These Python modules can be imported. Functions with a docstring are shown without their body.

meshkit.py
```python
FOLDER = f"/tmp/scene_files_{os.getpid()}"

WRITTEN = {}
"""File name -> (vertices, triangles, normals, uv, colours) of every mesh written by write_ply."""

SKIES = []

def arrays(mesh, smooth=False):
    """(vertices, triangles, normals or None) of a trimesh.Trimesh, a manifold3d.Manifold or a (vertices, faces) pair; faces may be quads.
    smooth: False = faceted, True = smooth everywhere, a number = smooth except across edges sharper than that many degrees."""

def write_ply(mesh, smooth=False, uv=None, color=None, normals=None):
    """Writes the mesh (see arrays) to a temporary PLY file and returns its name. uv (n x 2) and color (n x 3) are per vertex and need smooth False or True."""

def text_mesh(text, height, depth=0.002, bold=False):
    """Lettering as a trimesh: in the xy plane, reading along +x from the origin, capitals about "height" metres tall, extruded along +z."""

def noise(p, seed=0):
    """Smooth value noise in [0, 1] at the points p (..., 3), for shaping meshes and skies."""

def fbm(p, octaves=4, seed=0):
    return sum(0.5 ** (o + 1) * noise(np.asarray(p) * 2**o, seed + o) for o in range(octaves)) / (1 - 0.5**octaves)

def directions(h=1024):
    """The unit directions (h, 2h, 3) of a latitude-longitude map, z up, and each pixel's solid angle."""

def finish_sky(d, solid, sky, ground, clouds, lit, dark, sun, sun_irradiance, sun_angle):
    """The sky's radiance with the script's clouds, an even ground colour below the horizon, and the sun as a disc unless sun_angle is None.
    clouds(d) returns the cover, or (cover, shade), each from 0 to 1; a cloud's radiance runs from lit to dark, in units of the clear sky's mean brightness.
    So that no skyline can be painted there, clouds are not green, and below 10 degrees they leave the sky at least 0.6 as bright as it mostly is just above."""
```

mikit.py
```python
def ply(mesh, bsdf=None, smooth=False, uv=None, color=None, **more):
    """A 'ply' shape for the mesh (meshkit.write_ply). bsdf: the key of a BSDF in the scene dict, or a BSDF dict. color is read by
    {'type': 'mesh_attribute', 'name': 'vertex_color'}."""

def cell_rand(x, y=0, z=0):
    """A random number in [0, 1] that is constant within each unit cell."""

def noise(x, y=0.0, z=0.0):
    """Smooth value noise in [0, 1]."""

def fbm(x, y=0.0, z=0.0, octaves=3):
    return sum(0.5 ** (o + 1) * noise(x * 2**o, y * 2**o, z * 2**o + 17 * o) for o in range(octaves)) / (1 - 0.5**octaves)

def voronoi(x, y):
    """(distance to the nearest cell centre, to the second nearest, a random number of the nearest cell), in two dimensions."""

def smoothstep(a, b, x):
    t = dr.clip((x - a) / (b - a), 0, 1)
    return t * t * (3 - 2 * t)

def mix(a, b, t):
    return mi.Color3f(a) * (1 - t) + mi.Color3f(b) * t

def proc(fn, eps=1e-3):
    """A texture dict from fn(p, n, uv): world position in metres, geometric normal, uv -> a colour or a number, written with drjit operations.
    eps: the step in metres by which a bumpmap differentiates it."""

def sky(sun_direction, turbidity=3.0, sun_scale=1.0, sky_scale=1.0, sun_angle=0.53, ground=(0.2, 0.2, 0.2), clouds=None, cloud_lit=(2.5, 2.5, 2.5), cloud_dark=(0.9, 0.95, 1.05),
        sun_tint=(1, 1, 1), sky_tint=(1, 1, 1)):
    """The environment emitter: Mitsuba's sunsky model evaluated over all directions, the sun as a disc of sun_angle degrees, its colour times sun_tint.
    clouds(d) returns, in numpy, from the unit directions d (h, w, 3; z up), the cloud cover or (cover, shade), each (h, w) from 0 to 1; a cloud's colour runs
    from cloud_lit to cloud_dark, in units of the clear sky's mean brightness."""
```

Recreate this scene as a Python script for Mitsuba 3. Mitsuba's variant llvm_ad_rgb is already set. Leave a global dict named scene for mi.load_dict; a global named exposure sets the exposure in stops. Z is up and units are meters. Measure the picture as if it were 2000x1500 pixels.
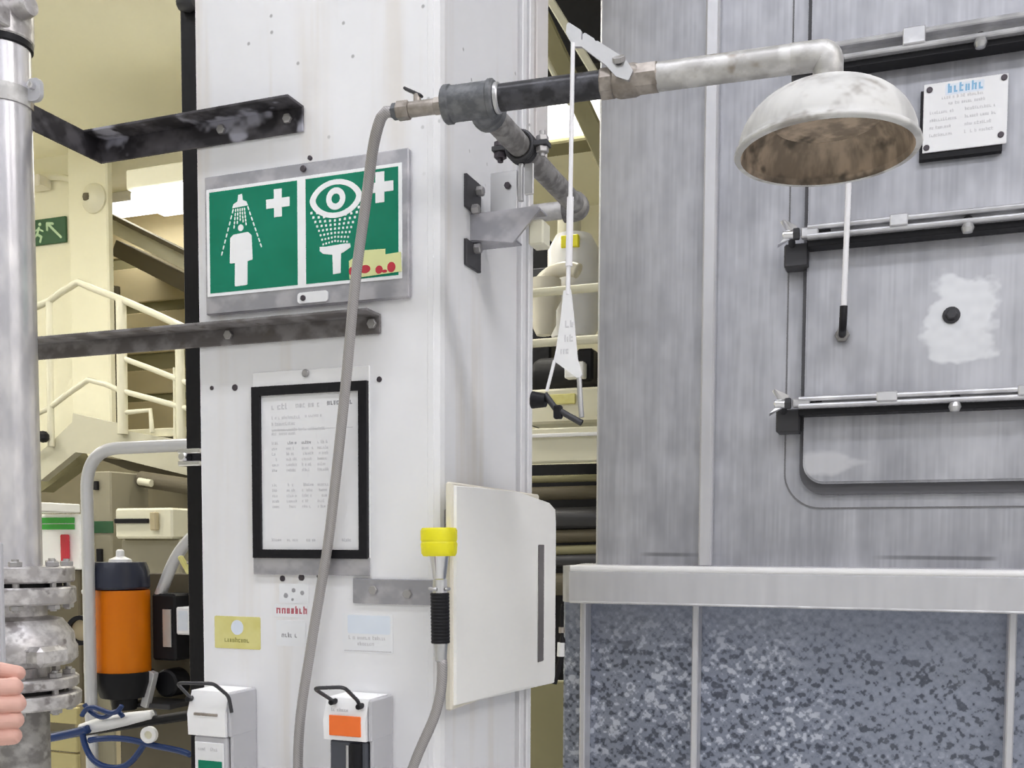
import math
import numpy as np, trimesh, manifold3d as m3
import shapely.geometry as sg, shapely.affinity as sa
from shapely.ops import unary_union
import mitsuba as mi, drjit as dr
import mikit, meshkit
from mikit import noise, fbm, smoothstep, mix, proc, voronoi

rng = np.random.default_rng(7)
scene, labels = {'type': 'scene'}, {}
# ------------------------------------------------------------------ camera (X along the column front, Y into the hall, Z up)
EYE = np.array([0.0, 0.0, 1.5])
YAW, TP, F, CX, CY = math.radians(20.6), 0.058, 2000.0, 1000.0, 1181.0
_c, _s = math.cos(YAW), math.sin(YAW)
_p = math.atan(TP)
FW0 = np.array([-_s, _c, 0.0]); Z3 = np.array([0, 0, 1.0])
FW = FW0 * math.cos(_p) - Z3 * math.sin(_p)
UP = Z3 * math.cos(_p) + FW0 * math.sin(_p)
RT = np.array([_c, _s, 0.0]) + 0.004 * UP
RT /= np.linalg.norm(RT); UP = np.cross(RT, FW); UP /= np.linalg.norm(UP)
scene['camera'] = {'type': 'perspective', 'fov': 2 * math.degrees(math.atan(1000 / F)), 'fov_axis': 'x', 'near_clip': 0.05, 'far_clip': 100.0,
                   'principal_point_offset_x': 0.0, 'principal_point_offset_y': -(CY - 750) / 1500,
                   'to_world': mi.ScalarTransform4f().look_at(origin=EYE.tolist(), target=(EYE + FW).tolist(), up=UP.tolist())}
exposure = 0.0
COOL, WARM = np.array([0.97, 0.99, 1.07]), np.array([1.0, 0.97, 0.88])
NEUT = np.array([1.02, 0.975, 0.94])
LAMPS = [  # assumed ceiling fluorescents, placed for the light, mostly unseen: x, y, length along x, power, tint
    (-2.6, 0.5, 1.5, 12, COOL), (-0.7, 0.5, 1.5, 14, COOL), (1.2, 0.5, 1.5, 17, COOL), (2.7, 0.5, 1.2, 38, NEUT),  # right-hand lamp added to brighten the column side
    (-2.6, -1.6, 1.5, 9, COOL), (-0.6, -1.6, 1.5, 9, COOL), (1.4, -1.6, 1.5, 12, COOL), (2.8, -1.6, 1.2, 32, NEUT),  # right-hand lamp here also added for the column side
    (-2.6, -3.6, 1.5, 8, COOL), (-0.6, -3.6, 1.5, 8, COOL), (1.4, -3.6, 1.5, 8, COOL),
    (-6.3, 1.2, 1.5, 46, WARM), (-6.3, 3.4, 1.5, 50, WARM), (-3.3, 3.3, 1.5, 48, WARM), (-1.6, 4.6, 1.0, 36, WARM), (-5.4, 6.6, 1.5, 9, WARM)]  # final lamp added out of sight to brighten the stair recess


def ray(u, v):
    return FW + RT * (u - CX) / F - UP * (v - CY) / F
def PY(u, v, Y):
    d = ray(u, v); return EYE + d * (Y / d[1])
def PX(u, v, X):
    d = ray(u, v); return EYE + d * (X / d[0])
def PZ(u, v, Z):
    d = ray(u, v); return EYE + d * ((Z - EYE[2]) / d[2])
def at(u, Y, v=1065):      # X of a pixel column on the plane Y
    return PY(u, v, Y)[0]
def zz(u, v, Y):
    return PY(u, v, Y)[2]


# ------------------------------------------------------------------ scene helpers
def numbered(k):
    if k not in scene and k not in labels and not any(x.startswith(k + '__') for x in scene):
        return k
    n = 1
    while f'{k}_{n:03d}' in scene or f'{k}_{n:03d}' in labels or any(x.startswith(f'{k}_{n:03d}__') for x in scene):
        n += 1
    return f'{k}_{n:03d}'
def thing(name, label, cat=None, group=None, kind=None):
    k = numbered(name); labels[k] = {'label': label}
    if cat: labels[k]['category'] = cat
    if group: labels[k]['group'] = group
    if kind: labels[k]['kind'] = kind
    return k
def part(parent, name, mesh, mat, smooth=35, label=None, kind=None, **kw):
    k = numbered(parent + '__' + name)
    scene[k] = mikit.ply(mesh, mat, smooth, **kw)
    if label or kind:
        labels[k] = {}
        if label: labels[k]['label'] = label
        if kind: labels[k]['kind'] = kind
    return k
def solo(name, mesh, mat, label, cat=None, group=None, kind=None, smooth=35, **kw):
    k = thing(name, label, cat, group, kind)
    scene[k] = mikit.ply(mesh, mat, smooth, **kw)
    return k


# ------------------------------------------------------------------ mesh helpers
def hull(pts):
    return trimesh.convex.convex_hull(np.asarray(pts, float))
def box(lo, hi, b=0.0):
    lo, hi = np.minimum(lo, hi).astype(float), np.maximum(lo, hi).astype(float)
    b = min(b, 0.45 * float((hi - lo).min()))
    if b <= 0:
        m = trimesh.creation.box(extents=hi - lo); m.apply_translation((lo + hi) / 2); return m
    pts = []
    for k in range(3):
        a, c = lo + b, hi - b
        a[k], c[k] = lo[k], hi[k]
        pts += [[(a, c)[i][0], (a, c)[j][1], (a, c)[l][2]] for i in (0, 1) for j in (0, 1) for l in (0, 1)]
    return hull(pts)
def cat(*ms):
    return trimesh.util.concatenate([m for m in ms])
def frame(d):
    d = np.asarray(d, float) / np.linalg.norm(d)
    a = np.array([0, 0, 1.0]) if abs(d[2]) < 0.9 else np.array([1.0, 0, 0])
    x = np.cross(a, d); x /= np.linalg.norm(x)
    return x, np.cross(d, x), d
def tube(pts, r, n=16, caps=True):
    pts = np.asarray(pts, float)
    r = np.broadcast_to(np.asarray(r, float), (len(pts),))
    t = np.gradient(pts, axis=0); t /= np.linalg.norm(t, axis=1, keepdims=True)
    x, y, _ = frame(t[0]); rings = []
    for i in range(len(pts)):
        if i:
            x = x - t[i] * (x @ t[i]); x /= np.linalg.norm(x); y = np.cross(t[i], x)
        a = np.arange(n) * 2 * math.pi / n
        rings.append(pts[i] + r[i] * (np.cos(a)[:, None] * x + np.sin(a)[:, None] * y))
    v = np.vstack(rings); f = []
    for i in range(len(pts) - 1):
        for j in range(n):
            a, b = i * n + j, i * n + (j + 1) % n
            f += [[a, b, b + n], [a, b + n, a + n]]
    if caps:
        c0, c1 = len(v), len(v) + 1
        v = np.vstack([v, pts[0], pts[-1]]); e = (len(pts) - 1) * n
        for j in range(n):
            f += [[c0, (j + 1) % n, j], [c1, e + j, e + (j + 1) % n]]
    return trimesh.Trimesh(v, f, process=False)
def rod(a, b, r, n=18):
    return tube([np.asarray(a, float), np.asarray(b, float)], r, n)
def lathe(prof, o, d=(0, 0, 1), n=32):
    """prof: (radius, height) pairs along d from o."""
    x, y, z = frame(d); a = np.arange(n) * 2 * math.pi / n
    prof = np.asarray(prof, float); v, f = [], []
    for r, h in prof:
        v.append(np.asarray(o) + z * h + max(r, 1e-5) * (np.cos(a)[:, None] * x + np.sin(a)[:, None] * y))
    v = np.vstack(v)
    for i in range(len(prof) - 1):
        for j in range(n):
            p, q = i * n + j, i * n + (j + 1) % n
            f += [[p, q, q + n], [p, q + n, p + n]]
    return trimesh.Trimesh(v, f, process=False)
def cyl(o, d, r, h, b=0.0, n=24):
    b = min(b, 0.4 * h, 0.4 * r)
    return lathe([(0, 0), (r - b, 0), (r, b), (r, h - b), (r - b, h), (0, h)], o, d, n)
def hexnut(o, d, r, h):
    return cyl(o, d, r, h, 0.12 * h, 6)
def fillet(pts, rad, n=8):
    pts = [np.asarray(p, float) for p in pts]; out = [pts[0]]
    for i in range(1, len(pts) - 1):
        a, b, c = pts[i - 1], pts[i], pts[i + 1]
        u, w = a - b, c - b; la, lc = np.linalg.norm(u), np.linalg.norm(w)
        k = min(rad, 0.48 * la, 0.48 * lc); p, q = b + u / la * k, b + w / lc * k
        for t in np.linspace(0, 1, n):
            out.append((1 - t) ** 2 * p + 2 * t * (1 - t) * b + t * t * q)
    return np.array(out + [pts[-1]])
def spline(pts, n=60):
    from scipy.interpolate import CubicSpline
    pts = np.asarray(pts, float); t = np.r_[0, np.cumsum(np.linalg.norm(np.diff(pts, axis=0), axis=1))]
    return CubicSpline(t, pts)(np.linspace(0, t[-1], n))
def prism(poly, o, ex, ey, h0, h1):
    """Extrude a shapely polygon drawn in the plane (o, ex, ey) from h0 to h1 along ex x ey."""
    ex, ey = np.asarray(ex, float), np.asarray(ey, float)
    ez = np.cross(ex, ey); ms = []
    for g in (poly.geoms if hasattr(poly, 'geoms') else [poly]):
        if g.is_empty: continue
        m = trimesh.creation.extrude_polygon(g, h1 - h0)
        v = np.array(m.vertices)
        m.vertices = np.asarray(o) + v[:, :1] * ex + v[:, 1:2] * ey + (v[:, 2:] + h0) * ez
        ms.append(m)
    return cat(*ms)
EX, EY, EZ = np.eye(3)
def front(poly, Y, t0, t1):
    """A polygon in (X, Z) on the plane Y facing the camera (-Y): from t0 to t1 in front of it."""
    return prism(poly, [0, Y, 0], EX, EZ, t0, t1)
def side(poly, X, t0, t1):
    """A polygon in (Y, Z) on the plane X, thickness along +X."""
    return prism(poly, [X, 0, 0], EY, EZ, t0, t1)
def rrect(x0, y0, x1, y1, r=0.0, n=8):
    x0, x1, y0, y1 = min(x0, x1), max(x0, x1), min(y0, y1), max(y0, y1)
    return sg.box(x0 + r, y0 + r, x1 - r, y1 - r).buffer(r, quad_segs=n) if r > 0 else sg.box(x0, y0, x1, y1)
def pxpoly(pts, Y):
    q = [PY(u, v, Y) for u, v in pts]; return sg.Polygon([(p[0], p[2]) for p in q])
def pxrect(u0, v0, u1, v1, Y):
    """The upright rectangle on plane Y whose edges pass through the middles of a pixel box's edges."""
    um, vm = (u0 + u1) / 2, (v0 + v1) / 2
    return PY(u0, vm, Y)[0], PY(um, v1, Y)[2], PY(u1, vm, Y)[0], PY(um, v0, Y)[2]
def slab(u0, v0, u1, v1, Y, t0, t1, b=0.0):
    x0, z0, x1, z1 = pxrect(u0, v0, u1, v1, Y)
    return box([x0, Y - t1, z0], [x1, Y - t0, z1], b)
def beam(a, b, w, h, up=(0, 0, 1), bev=0.0):
    """A rectangular bar from a to b: w across, h along up."""
    a, b = np.asarray(a, float), np.asarray(b, float); z = b - a; L = np.linalg.norm(z); z = z / L
    x = np.cross(np.asarray(up, float), z); x /= np.linalg.norm(x); y = np.cross(z, x)
    m = box([-w / 2, -h / 2, 0], [w / 2, h / 2, L], bev); v = np.array(m.vertices)
    m.vertices = a + v[:, :1] * x + v[:, 1:2] * y + v[:, 2:] * z
    return m
def skel(bones, edge=0.004, smooth=10):
    man = m3.Manifold()
    for (a, ra), (b, rb) in bones:
        sp = [m3.Manifold.sphere(r, 20).translate(list(map(float, p))) for p, r in ((a, ra), (b, rb))]
        man = man + m3.Manifold.batch_hull(sp)
    man = man.refine_to_length(edge); q = man.to_mesh()
    m = trimesh.Trimesh(q.vert_properties[:, :3], q.tri_verts, process=True)
    return trimesh.smoothing.filter_taubin(m, iterations=smooth)
def scribble(x0, z0, w, h, seed, density=1.0):
    """Illegible print: a run of small letter-like strokes."""
    r = np.random.default_rng(seed); out = []; x = x0; st = h * 0.2; gap = 0.16 * density
    while x < x0 + w - st:
        if r.random() < gap:
            x += h * 0.5; continue
        cw = h * r.uniform(0.35, 0.62); k = r.integers(0, 4)
        out.append(sg.box(x, z0, x + st, z0 + h * r.choice([0.72, 0.72, 1.0])))
        if k in (0, 2): out.append(sg.box(x, z0 + h * 0.55, x + cw, z0 + h * 0.72))
        if k in (1, 2): out.append(sg.box(x, z0, x + cw, z0 + st))
        if k in (0, 3): out.append(sg.box(x + cw - st, z0, x + cw, z0 + h * 0.72))
        x += cw + h * 0.2
    return unary_union(out) if out else sg.box(x0, z0, x0 + w, z0 + h)


TY = 2.6                                           # front plane of the steel tank
YD = TY - .036                                     # its door
pb_, pc_door, lo_door = PY(1868, 622, YD), PY(1645, 658, YD), PY(1600, 905, YD)
# ------------------------------------------------------------------ materials
def mat(name, color, rough=0.5, metal=0.0, spec=0.5, bump=None, **kw):
    d = {'type': 'principled', 'base_color': color if isinstance(color, dict) else {'type': 'rgb', 'value': list(color)}, 'roughness': rough, 'specular': spec, **kw}
    if metal: d['metallic'] = metal
    if bump is not None: d = {'type': 'bumpmap', 'arbitrary': bump, 'scale': 1.0, 'nested': d}
    scene['mat_' + name] = {'type': 'twosided', 'nested': d}
    return 'mat_' + name
def C(r, g, b):   # sRGB 0-255 -> linear
    return [((x / 255) / 12.92 if x / 255 < 0.04045 else ((x / 255 + 0.055) / 1.055) ** 2.4) for x in (r, g, b)]
def worn(a, b, freq=20.0, lo=0.35, hi=0.7, stretch=(1, 1, 1), octaves=4, c=None, cf=6.0, clo=0.6, chi=0.75):
    def fn(p, n, uv):
        t = smoothstep(lo, hi, fbm(p.x * freq * stretch[0] + 31, p.y * freq * stretch[1] + 17, p.z * freq * stretch[2] + 5, octaves))
        k = mix(a, b, t)
        if c is not None:
            k = k + (mi.Color3f(c) - k) * smoothstep(clo, chi, fbm(p.x * cf + 7, p.y * cf + 3, p.z * cf + 11, 4))
        return k
    return proc(fn)


def _column(p, n, uv):
    base = mix([0.78, 0.78, 0.80], [0.73, 0.73, 0.745], smoothstep(0.3, 0.8, fbm(p.x * 5, p.y * 5, p.z * 2.2, 4)))
    d, _, r = voronoi(p.x * 26 + p.y * 26, p.z * 26)
    spot = smoothstep(0.115, 0.04, d) * dr.select(r > 0.90, 1.0, 0.0) * smoothstep(2.05, 2.35, p.z)
    stain = smoothstep(0.55, 0.8, fbm(p.x * 22 + 3, p.y * 22, p.z * 1.3, 4)) * 0.16
    return base * (1 - 0.5 * spot) * (1 - stain * mi.Color3f(0.5, 0.7, 1.0))
scene_white = mat('column_paint', proc(_column), 0.45)
def _tank(p, n, uv):
    streak = fbm(p.x * 30 + p.y * 30, 3.1, p.z * 2.2, 4)
    fine = noise(p.x * 190, p.y * 190, p.z * 9)
    cloud = fbm(p.x * 2.6 + 9, p.y * 3, p.z * 2.0, 4)
    soft = smoothstep(0.45, 0.85, fbm(p.x * 9, p.y * 9, p.z * 5 + 2, 4))
    k = mix([0.28, 0.285, 0.315], [0.53, 0.535, 0.575], smoothstep(0.22, 0.78, 0.27 * streak + 0.10 * fine + 0.45 * cloud + 0.18 * fbm(p.x * 22, p.y * 22, p.z * 16, 3)))
    seam = float(BZ1) + 0.022 + 0.03 * (noise(p.x * 4.5, 2.0, 1.0) - 0.3)
    grime = smoothstep(0.007, 0.002, dr.abs(p.z - seam)) * smoothstep(0.4, 0.6, noise(p.x * 7 + 2, 5.0, 1.0))
    return (k + mi.Color3f(0.09, 0.09, 0.095) * soft) * (1 - 0.45 * grime)
def _door(p, n, uv):
    q = pb_; dx, dz = p.x - float(q[0]) - 0.012, p.z - float(q[2])
    d = dr.sqrt(dx * dx * 1.5 + dz * dz + dx * dz * .5) / 0.085
    t = smoothstep(1.12, 0.80, d + 1.7 * (fbm(p.x * 15 + 5, 1.0, p.z * 15, 4) - 0.5))
    d2 = dr.sqrt(dr.square(p.x - float(pc_door[0])) * 1.2 + dr.square(p.z - float(pc_door[2]))) / 0.03
    d3 = dr.sqrt(dr.square(p.x - float(lo_door[0])) * .35 + dr.square((p.z - float(lo_door[2])) * 1.9)) / 0.055
    k = _tank(p, n, uv)
    k = k + (mi.Color3f(0.72, 0.73, 0.76) - k) * t * (0.75 + 0.3 * noise(p.x * 60, 2, p.z * 60))
    k = k + (mi.Color3f(0.62, 0.62, 0.65) - k) * 0.7 * smoothstep(1.1, 0.6, d3 + 0.7 * (fbm(p.x * 20, 3.0, p.z * 40, 3) - 0.5))
    return k * (1 - 0.3 * smoothstep(1.1, 0.4, d2))
def _tanklow(p, n, uv):
    w = fbm(p.x * 2.4 + 4, p.y * 3, p.z * 2.4 + 1, 3)
    b1 = fbm(p.x * 46, p.y * 46, p.z * 38, 4)
    b2 = fbm(p.x * 96 + 3, p.y * 96, p.z * 78, 4)
    low = smoothstep(1.37, 1.16, p.z)
    area = smoothstep(0.34, 0.58, w) * low
    a = mix([0.20, 0.225, 0.30], [0.28, 0.305, 0.375], fbm(p.x * 4, p.y, p.z * 2, 3))
    m = smoothstep(0.545, 0.62, b1 * 0.55 + b2 * 0.45) * area
    dk = smoothstep(0.47, 0.38, b1 * 0.4 + b2 * 0.6) * low
    return a * (1 - 0.5 * dk) + mi.Color3f(0.27, 0.275, 0.285) * m + mi.Color3f(0.16, 0.165, 0.18) * (b2 - 0.5)
T_UP = mat('tank_steel', proc(_tank), 0.48, 0.55)
T_DOOR = mat('tank_door_steel', proc(_door), 0.48, 0.55)
T_LOW = mat('tank_lower_steel', proc(_tanklow), 0.42, 0.55)
T_RIB = mat('rib_steel', proc(lambda p, n, uv: mix([0.50, 0.50, 0.53], [0.66, 0.66, 0.69], fbm(p.x * 40, p.y * 40, p.z * 4, 3))), 0.4, 0.5)
T_SEAM = mat('door_seam', [0.17, 0.17, 0.18], 0.6)
T_SEAL = mat('door_seal', [0.09, 0.09, 0.10], 0.6)
T_LIP = mat('bright_lip', [0.82, 0.82, 0.83], 0.4)
T_BAR = mat('clamp_steel', worn([0.52, 0.52, 0.54], [0.68, 0.68, 0.70], 25), 0.35, 0.6)
PALE = mat('pale_mark', [0.80, 0.80, 0.82], 0.6)
GALV = mat('galvanised_pipe', worn([0.46, 0.45, 0.44], [0.66, 0.65, 0.64], 45, c=[0.30, 0.26, 0.22], cf=30, clo=0.58, chi=0.75), 0.45, 0.5)
GALV_DARK = mat('dark_galvanised', worn([0.20, 0.19, 0.185], [0.33, 0.32, 0.31], 60, c=[0.40, 0.39, 0.38], cf=50, clo=0.55, chi=0.8), 0.5, 0.5)
FITTING = mat('dark_fitting', worn([0.10, 0.105, 0.115], [0.17, 0.175, 0.185], 70), 0.5, 0.3)
BLACKPIPE = mat('black_pipe', worn([0.018, 0.018, 0.022], [0.06, 0.06, 0.07], 60), 0.35, 0.2)
BRASS = mat('tarnished_brass', worn([0.24, 0.21, 0.185], [0.42, 0.38, 0.345], 50), 0.42, 0.6)
HEADOUT = mat('shower_head_paint', worn([0.43, 0.425, 0.42], [0.63, 0.625, 0.615], 26, lo=.3, hi=.65, stretch=(1, 1, 0.3), c=[0.33, 0.31, 0.29], cf=24, clo=0.55, chi=0.74), 0.5)
HEADIN = mat('shower_head_inside', worn([0.24, 0.19, 0.145], [0.48, 0.38, 0.29], 55, stretch=(1, 1, 0.25), c=[0.10, 0.08, 0.06], cf=28, clo=0.52, chi=0.72), 0.7)
HOSE = mat('braided_hose', proc(lambda p, n, uv: mix([0.30, 0.285, 0.285], [0.42, 0.40, 0.40], 0.5 + 0.5 * dr.sin(p.z * 1500 + p.x * 1500))), 0.45, 0.4)
SIGNPLATE = mat('sign_plate', worn([0.36, 0.36, 0.39], [0.50, 0.49, 0.52], 30), 0.4, 0.6)
WHITE = mat('print_white', [0.84, 0.85, 0.86], 0.45)
GREEN = mat('sign_green', proc(lambda p, n, uv: mix([0.003, 0.16, 0.085], [0.012, 0.22, 0.135], fbm(p.x * 14, p.y * 3, p.z * 14, 3))), 0.5, 0.0, 0.2)
BLACK = mat('black', [0.007, 0.007, 0.009], 0.5, 0.0, 0.25)
DARK = mat('dark_metal', [0.05, 0.05, 0.055], 0.45, 0.4)
CHROME = mat('chrome', [0.80, 0.80, 0.82], 0.14, 1.0)
STEEL = mat('steel', [0.55, 0.55, 0.56], 0.32, 0.8)
BOLT = mat('bolt_steel', [0.42, 0.41, 0.41], 0.4, 0.7)
SCREWDARK = mat('dark_screw', [0.07, 0.06, 0.07], 0.4, 0.5)
LABWHITE = mat('label_white', [0.765, 0.775, 0.80], 0.45)
PAPER = mat('paper', [0.74, 0.74, 0.755], 0.6)
INK = mat('ink', [0.55, 0.55, 0.57], 0.6)
INKDARK = mat('dark_ink', [0.30, 0.30, 0.32], 0.6)
RED = mat('red_print', [0.50, 0.03, 0.05], 0.5)
REDINK = mat('faded_red_print', [0.42, 0.12, 0.15], 0.5)
BLUEINK = mat('blue_print', [0.22, 0.42, 0.62], 0.5)
LBLUE = mat('pale_blue_print', [0.68, 0.735, 0.82], 0.5)
YELLOWLAB = mat('yellow_label', proc(lambda p, n, uv: mix([0.58, 0.53, 0.16], [0.70, 0.66, 0.30], fbm(p.x * 40, 1, p.z * 40, 3))), 0.5)
GREENYELLOW = mat('yellow_sticker', [0.72, 0.74, 0.36], 0.5)
OLIVEINK = mat('olive_print', [0.30, 0.28, 0.08], 0.5)
YELLOW = mat('yellow_cap', [0.78, 0.72, 0.01], 0.4)
CREAMBOX = mat('cream_plastic', [0.88, 0.87, 0.84], 0.35)
CREAMEDGE = mat('cream_edge', [0.72, 0.68, 0.58], 0.4)
SLOT = mat('slot_grey', [0.12, 0.11, 0.11], 0.4)
GREYPLASTIC = mat('grey_plastic', [0.46, 0.46, 0.485], 0.45)
WHITEPLASTIC = mat('white_plastic', [0.84, 0.84, 0.85], 0.35)
SMOKED = mat('smoked_plastic', [0.055, 0.06, 0.075], 0.12)
ORANGELAB = mat('orange_label', [0.82, 0.16, 0.025], 0.5)
ORANGE = mat('orange_paint', proc(lambda p, n, uv: mix([0.58, 0.135, 0.001], [0.68, 0.19, 0.003], fbm(p.x * 30, p.y * 30, p.z * 6, 3))), 0.35, 0.0, 0.25)
NAVY = mat('dark_blue_plastic', [0.018, 0.022, 0.042], 0.25)
BRIGHTPIPE = mat('stainless_pipe', proc(lambda p, n, uv: mix([0.56, 0.55, 0.58], [0.80, 0.78, 0.79], smoothstep(0.3, 0.75, fbm(p.x * 26, p.y * 26, p.z * 10, 4)))), 0.28, 0.6)
CAST = mat('cast_steel', worn([0.42, 0.40, 0.40], [0.66, 0.64, 0.64], 60, c=[0.24, 0.22, 0.22], cf=40, clo=0.6, chi=0.75), 0.38, 0.6)
ANGLE = mat('angle_iron', worn([0.020, 0.018, 0.022], [0.085, 0.08, 0.09], 28, c=[0.36, 0.36, 0.42], cf=15, clo=0.59, chi=0.72), 0.55, 0.3)
ANGLE2 = mat('angle_iron_grey', worn([0.12, 0.11, 0.11], [0.23, 0.22, 0.225], 30, c=[0.10, 0.085, 0.07], cf=24, clo=0.58, chi=0.7), 0.55, 0.3)
CREAM = mat('cream_wall', proc(lambda p, n, uv: mix([0.72, 0.69, 0.53], [0.80, 0.775, 0.62], fbm(p.x * 1.2, p.y * 1.2, p.z * 1.2, 3))), 0.6)
CEIL = mat('ceiling_paint', proc(lambda p, n, uv: mix([0.78, 0.75, 0.58], [0.82, 0.79, 0.62], fbm(p.x * 0.8, p.y * 0.8, p.z, 3))), 0.7)
CREAMSTEEL = mat('cream_steel', [0.68, 0.655, 0.52], 0.45)
TAN = mat('tan_panel', proc(lambda p, n, uv: mix([0.34, 0.285, 0.17], [0.44, 0.375, 0.24], fbm(p.x * 2, p.y * 2, p.z * 3, 3))), 0.6)
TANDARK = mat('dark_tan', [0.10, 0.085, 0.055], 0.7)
OLIVE = mat('olive_wall', proc(lambda p, n, uv: mix([0.20, 0.185, 0.10], [0.26, 0.24, 0.14], fbm(p.x * 4, p.y * 4, p.z * 2, 3))), 0.7)
PIPEGREY = mat('grey_pipe_paint', [0.56, 0.56, 0.575], 0.3, 0.2)
LANDING = mat('landing_paint', [0.50, 0.48, 0.38], 0.5)
STAIRTAN = mat('stair_panel', proc(lambda p, n, uv: mix([0.50, 0.43, 0.27], [0.60, 0.52, 0.34], fbm(p.x * 2, p.y * 2, p.z * 3, 3))), 0.6)
SHADETAN2 = mat('shaded_beige', [0.24, 0.22, 0.16], 0.6)  # beige darkened to carry the gloom under the landing
SHADETAN = mat('shaded_tan', proc(lambda p, n, uv: mix([0.12, 0.105, 0.065], [0.19, 0.165, 0.105], fbm(p.x * 3, p.y * 3, p.z * 4, 3))), 0.6)  # tan with the darkness under the landing put into the colour
CRATE = mat('crate_wood', [0.46, 0.40, 0.19], 0.7)
FLOOR = mat('floor_paint', proc(lambda p, n, uv: mix([0.54, 0.54, 0.53], [0.64, 0.64, 0.62], fbm(p.x * 2.5, p.y * 2.5, 1, 4))), 0.45)
HALLWALL = mat('hall_wall', [0.66, 0.66, 0.66], 0.7)
BLUEHOSE = mat('blue_hose', [0.005, 0.028, 0.125], 0.35)
EXITGREEN = mat('exit_green', [0.018, 0.075, 0.03], 0.5)
PALEGREEN = mat('pale_green_print', [0.40, 0.55, 0.36], 0.5)
STRIPEGREEN = mat('green_stripe', [0.03, 0.30, 0.04], 0.45)
SKIN = mat('skin', proc(lambda p, n, uv: mix([0.60, 0.33, 0.27], [0.72, 0.44, 0.37], fbm(p.x * 40, p.y * 40, p.z * 40, 3))), 0.55)
NAIL = mat('nail', [0.74, 0.50, 0.44], 0.3)
SLEEVE = mat('sleeve', [0.06, 0.08, 0.16], 0.9)
PINKGREY = mat('wall_strip_paint', [0.70, 0.67, 0.66], 0.5)
ROPE = mat('white_rod', [0.78, 0.77, 0.80], 0.4)
STAIN = mat('shell_ground_stain', [0.66, 0.67, 0.70], 0.6)
EMIT = lambda L: {'type': 'area', 'radiance': {'type': 'rgb', 'value': [float(x) for x in L]}}

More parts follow.
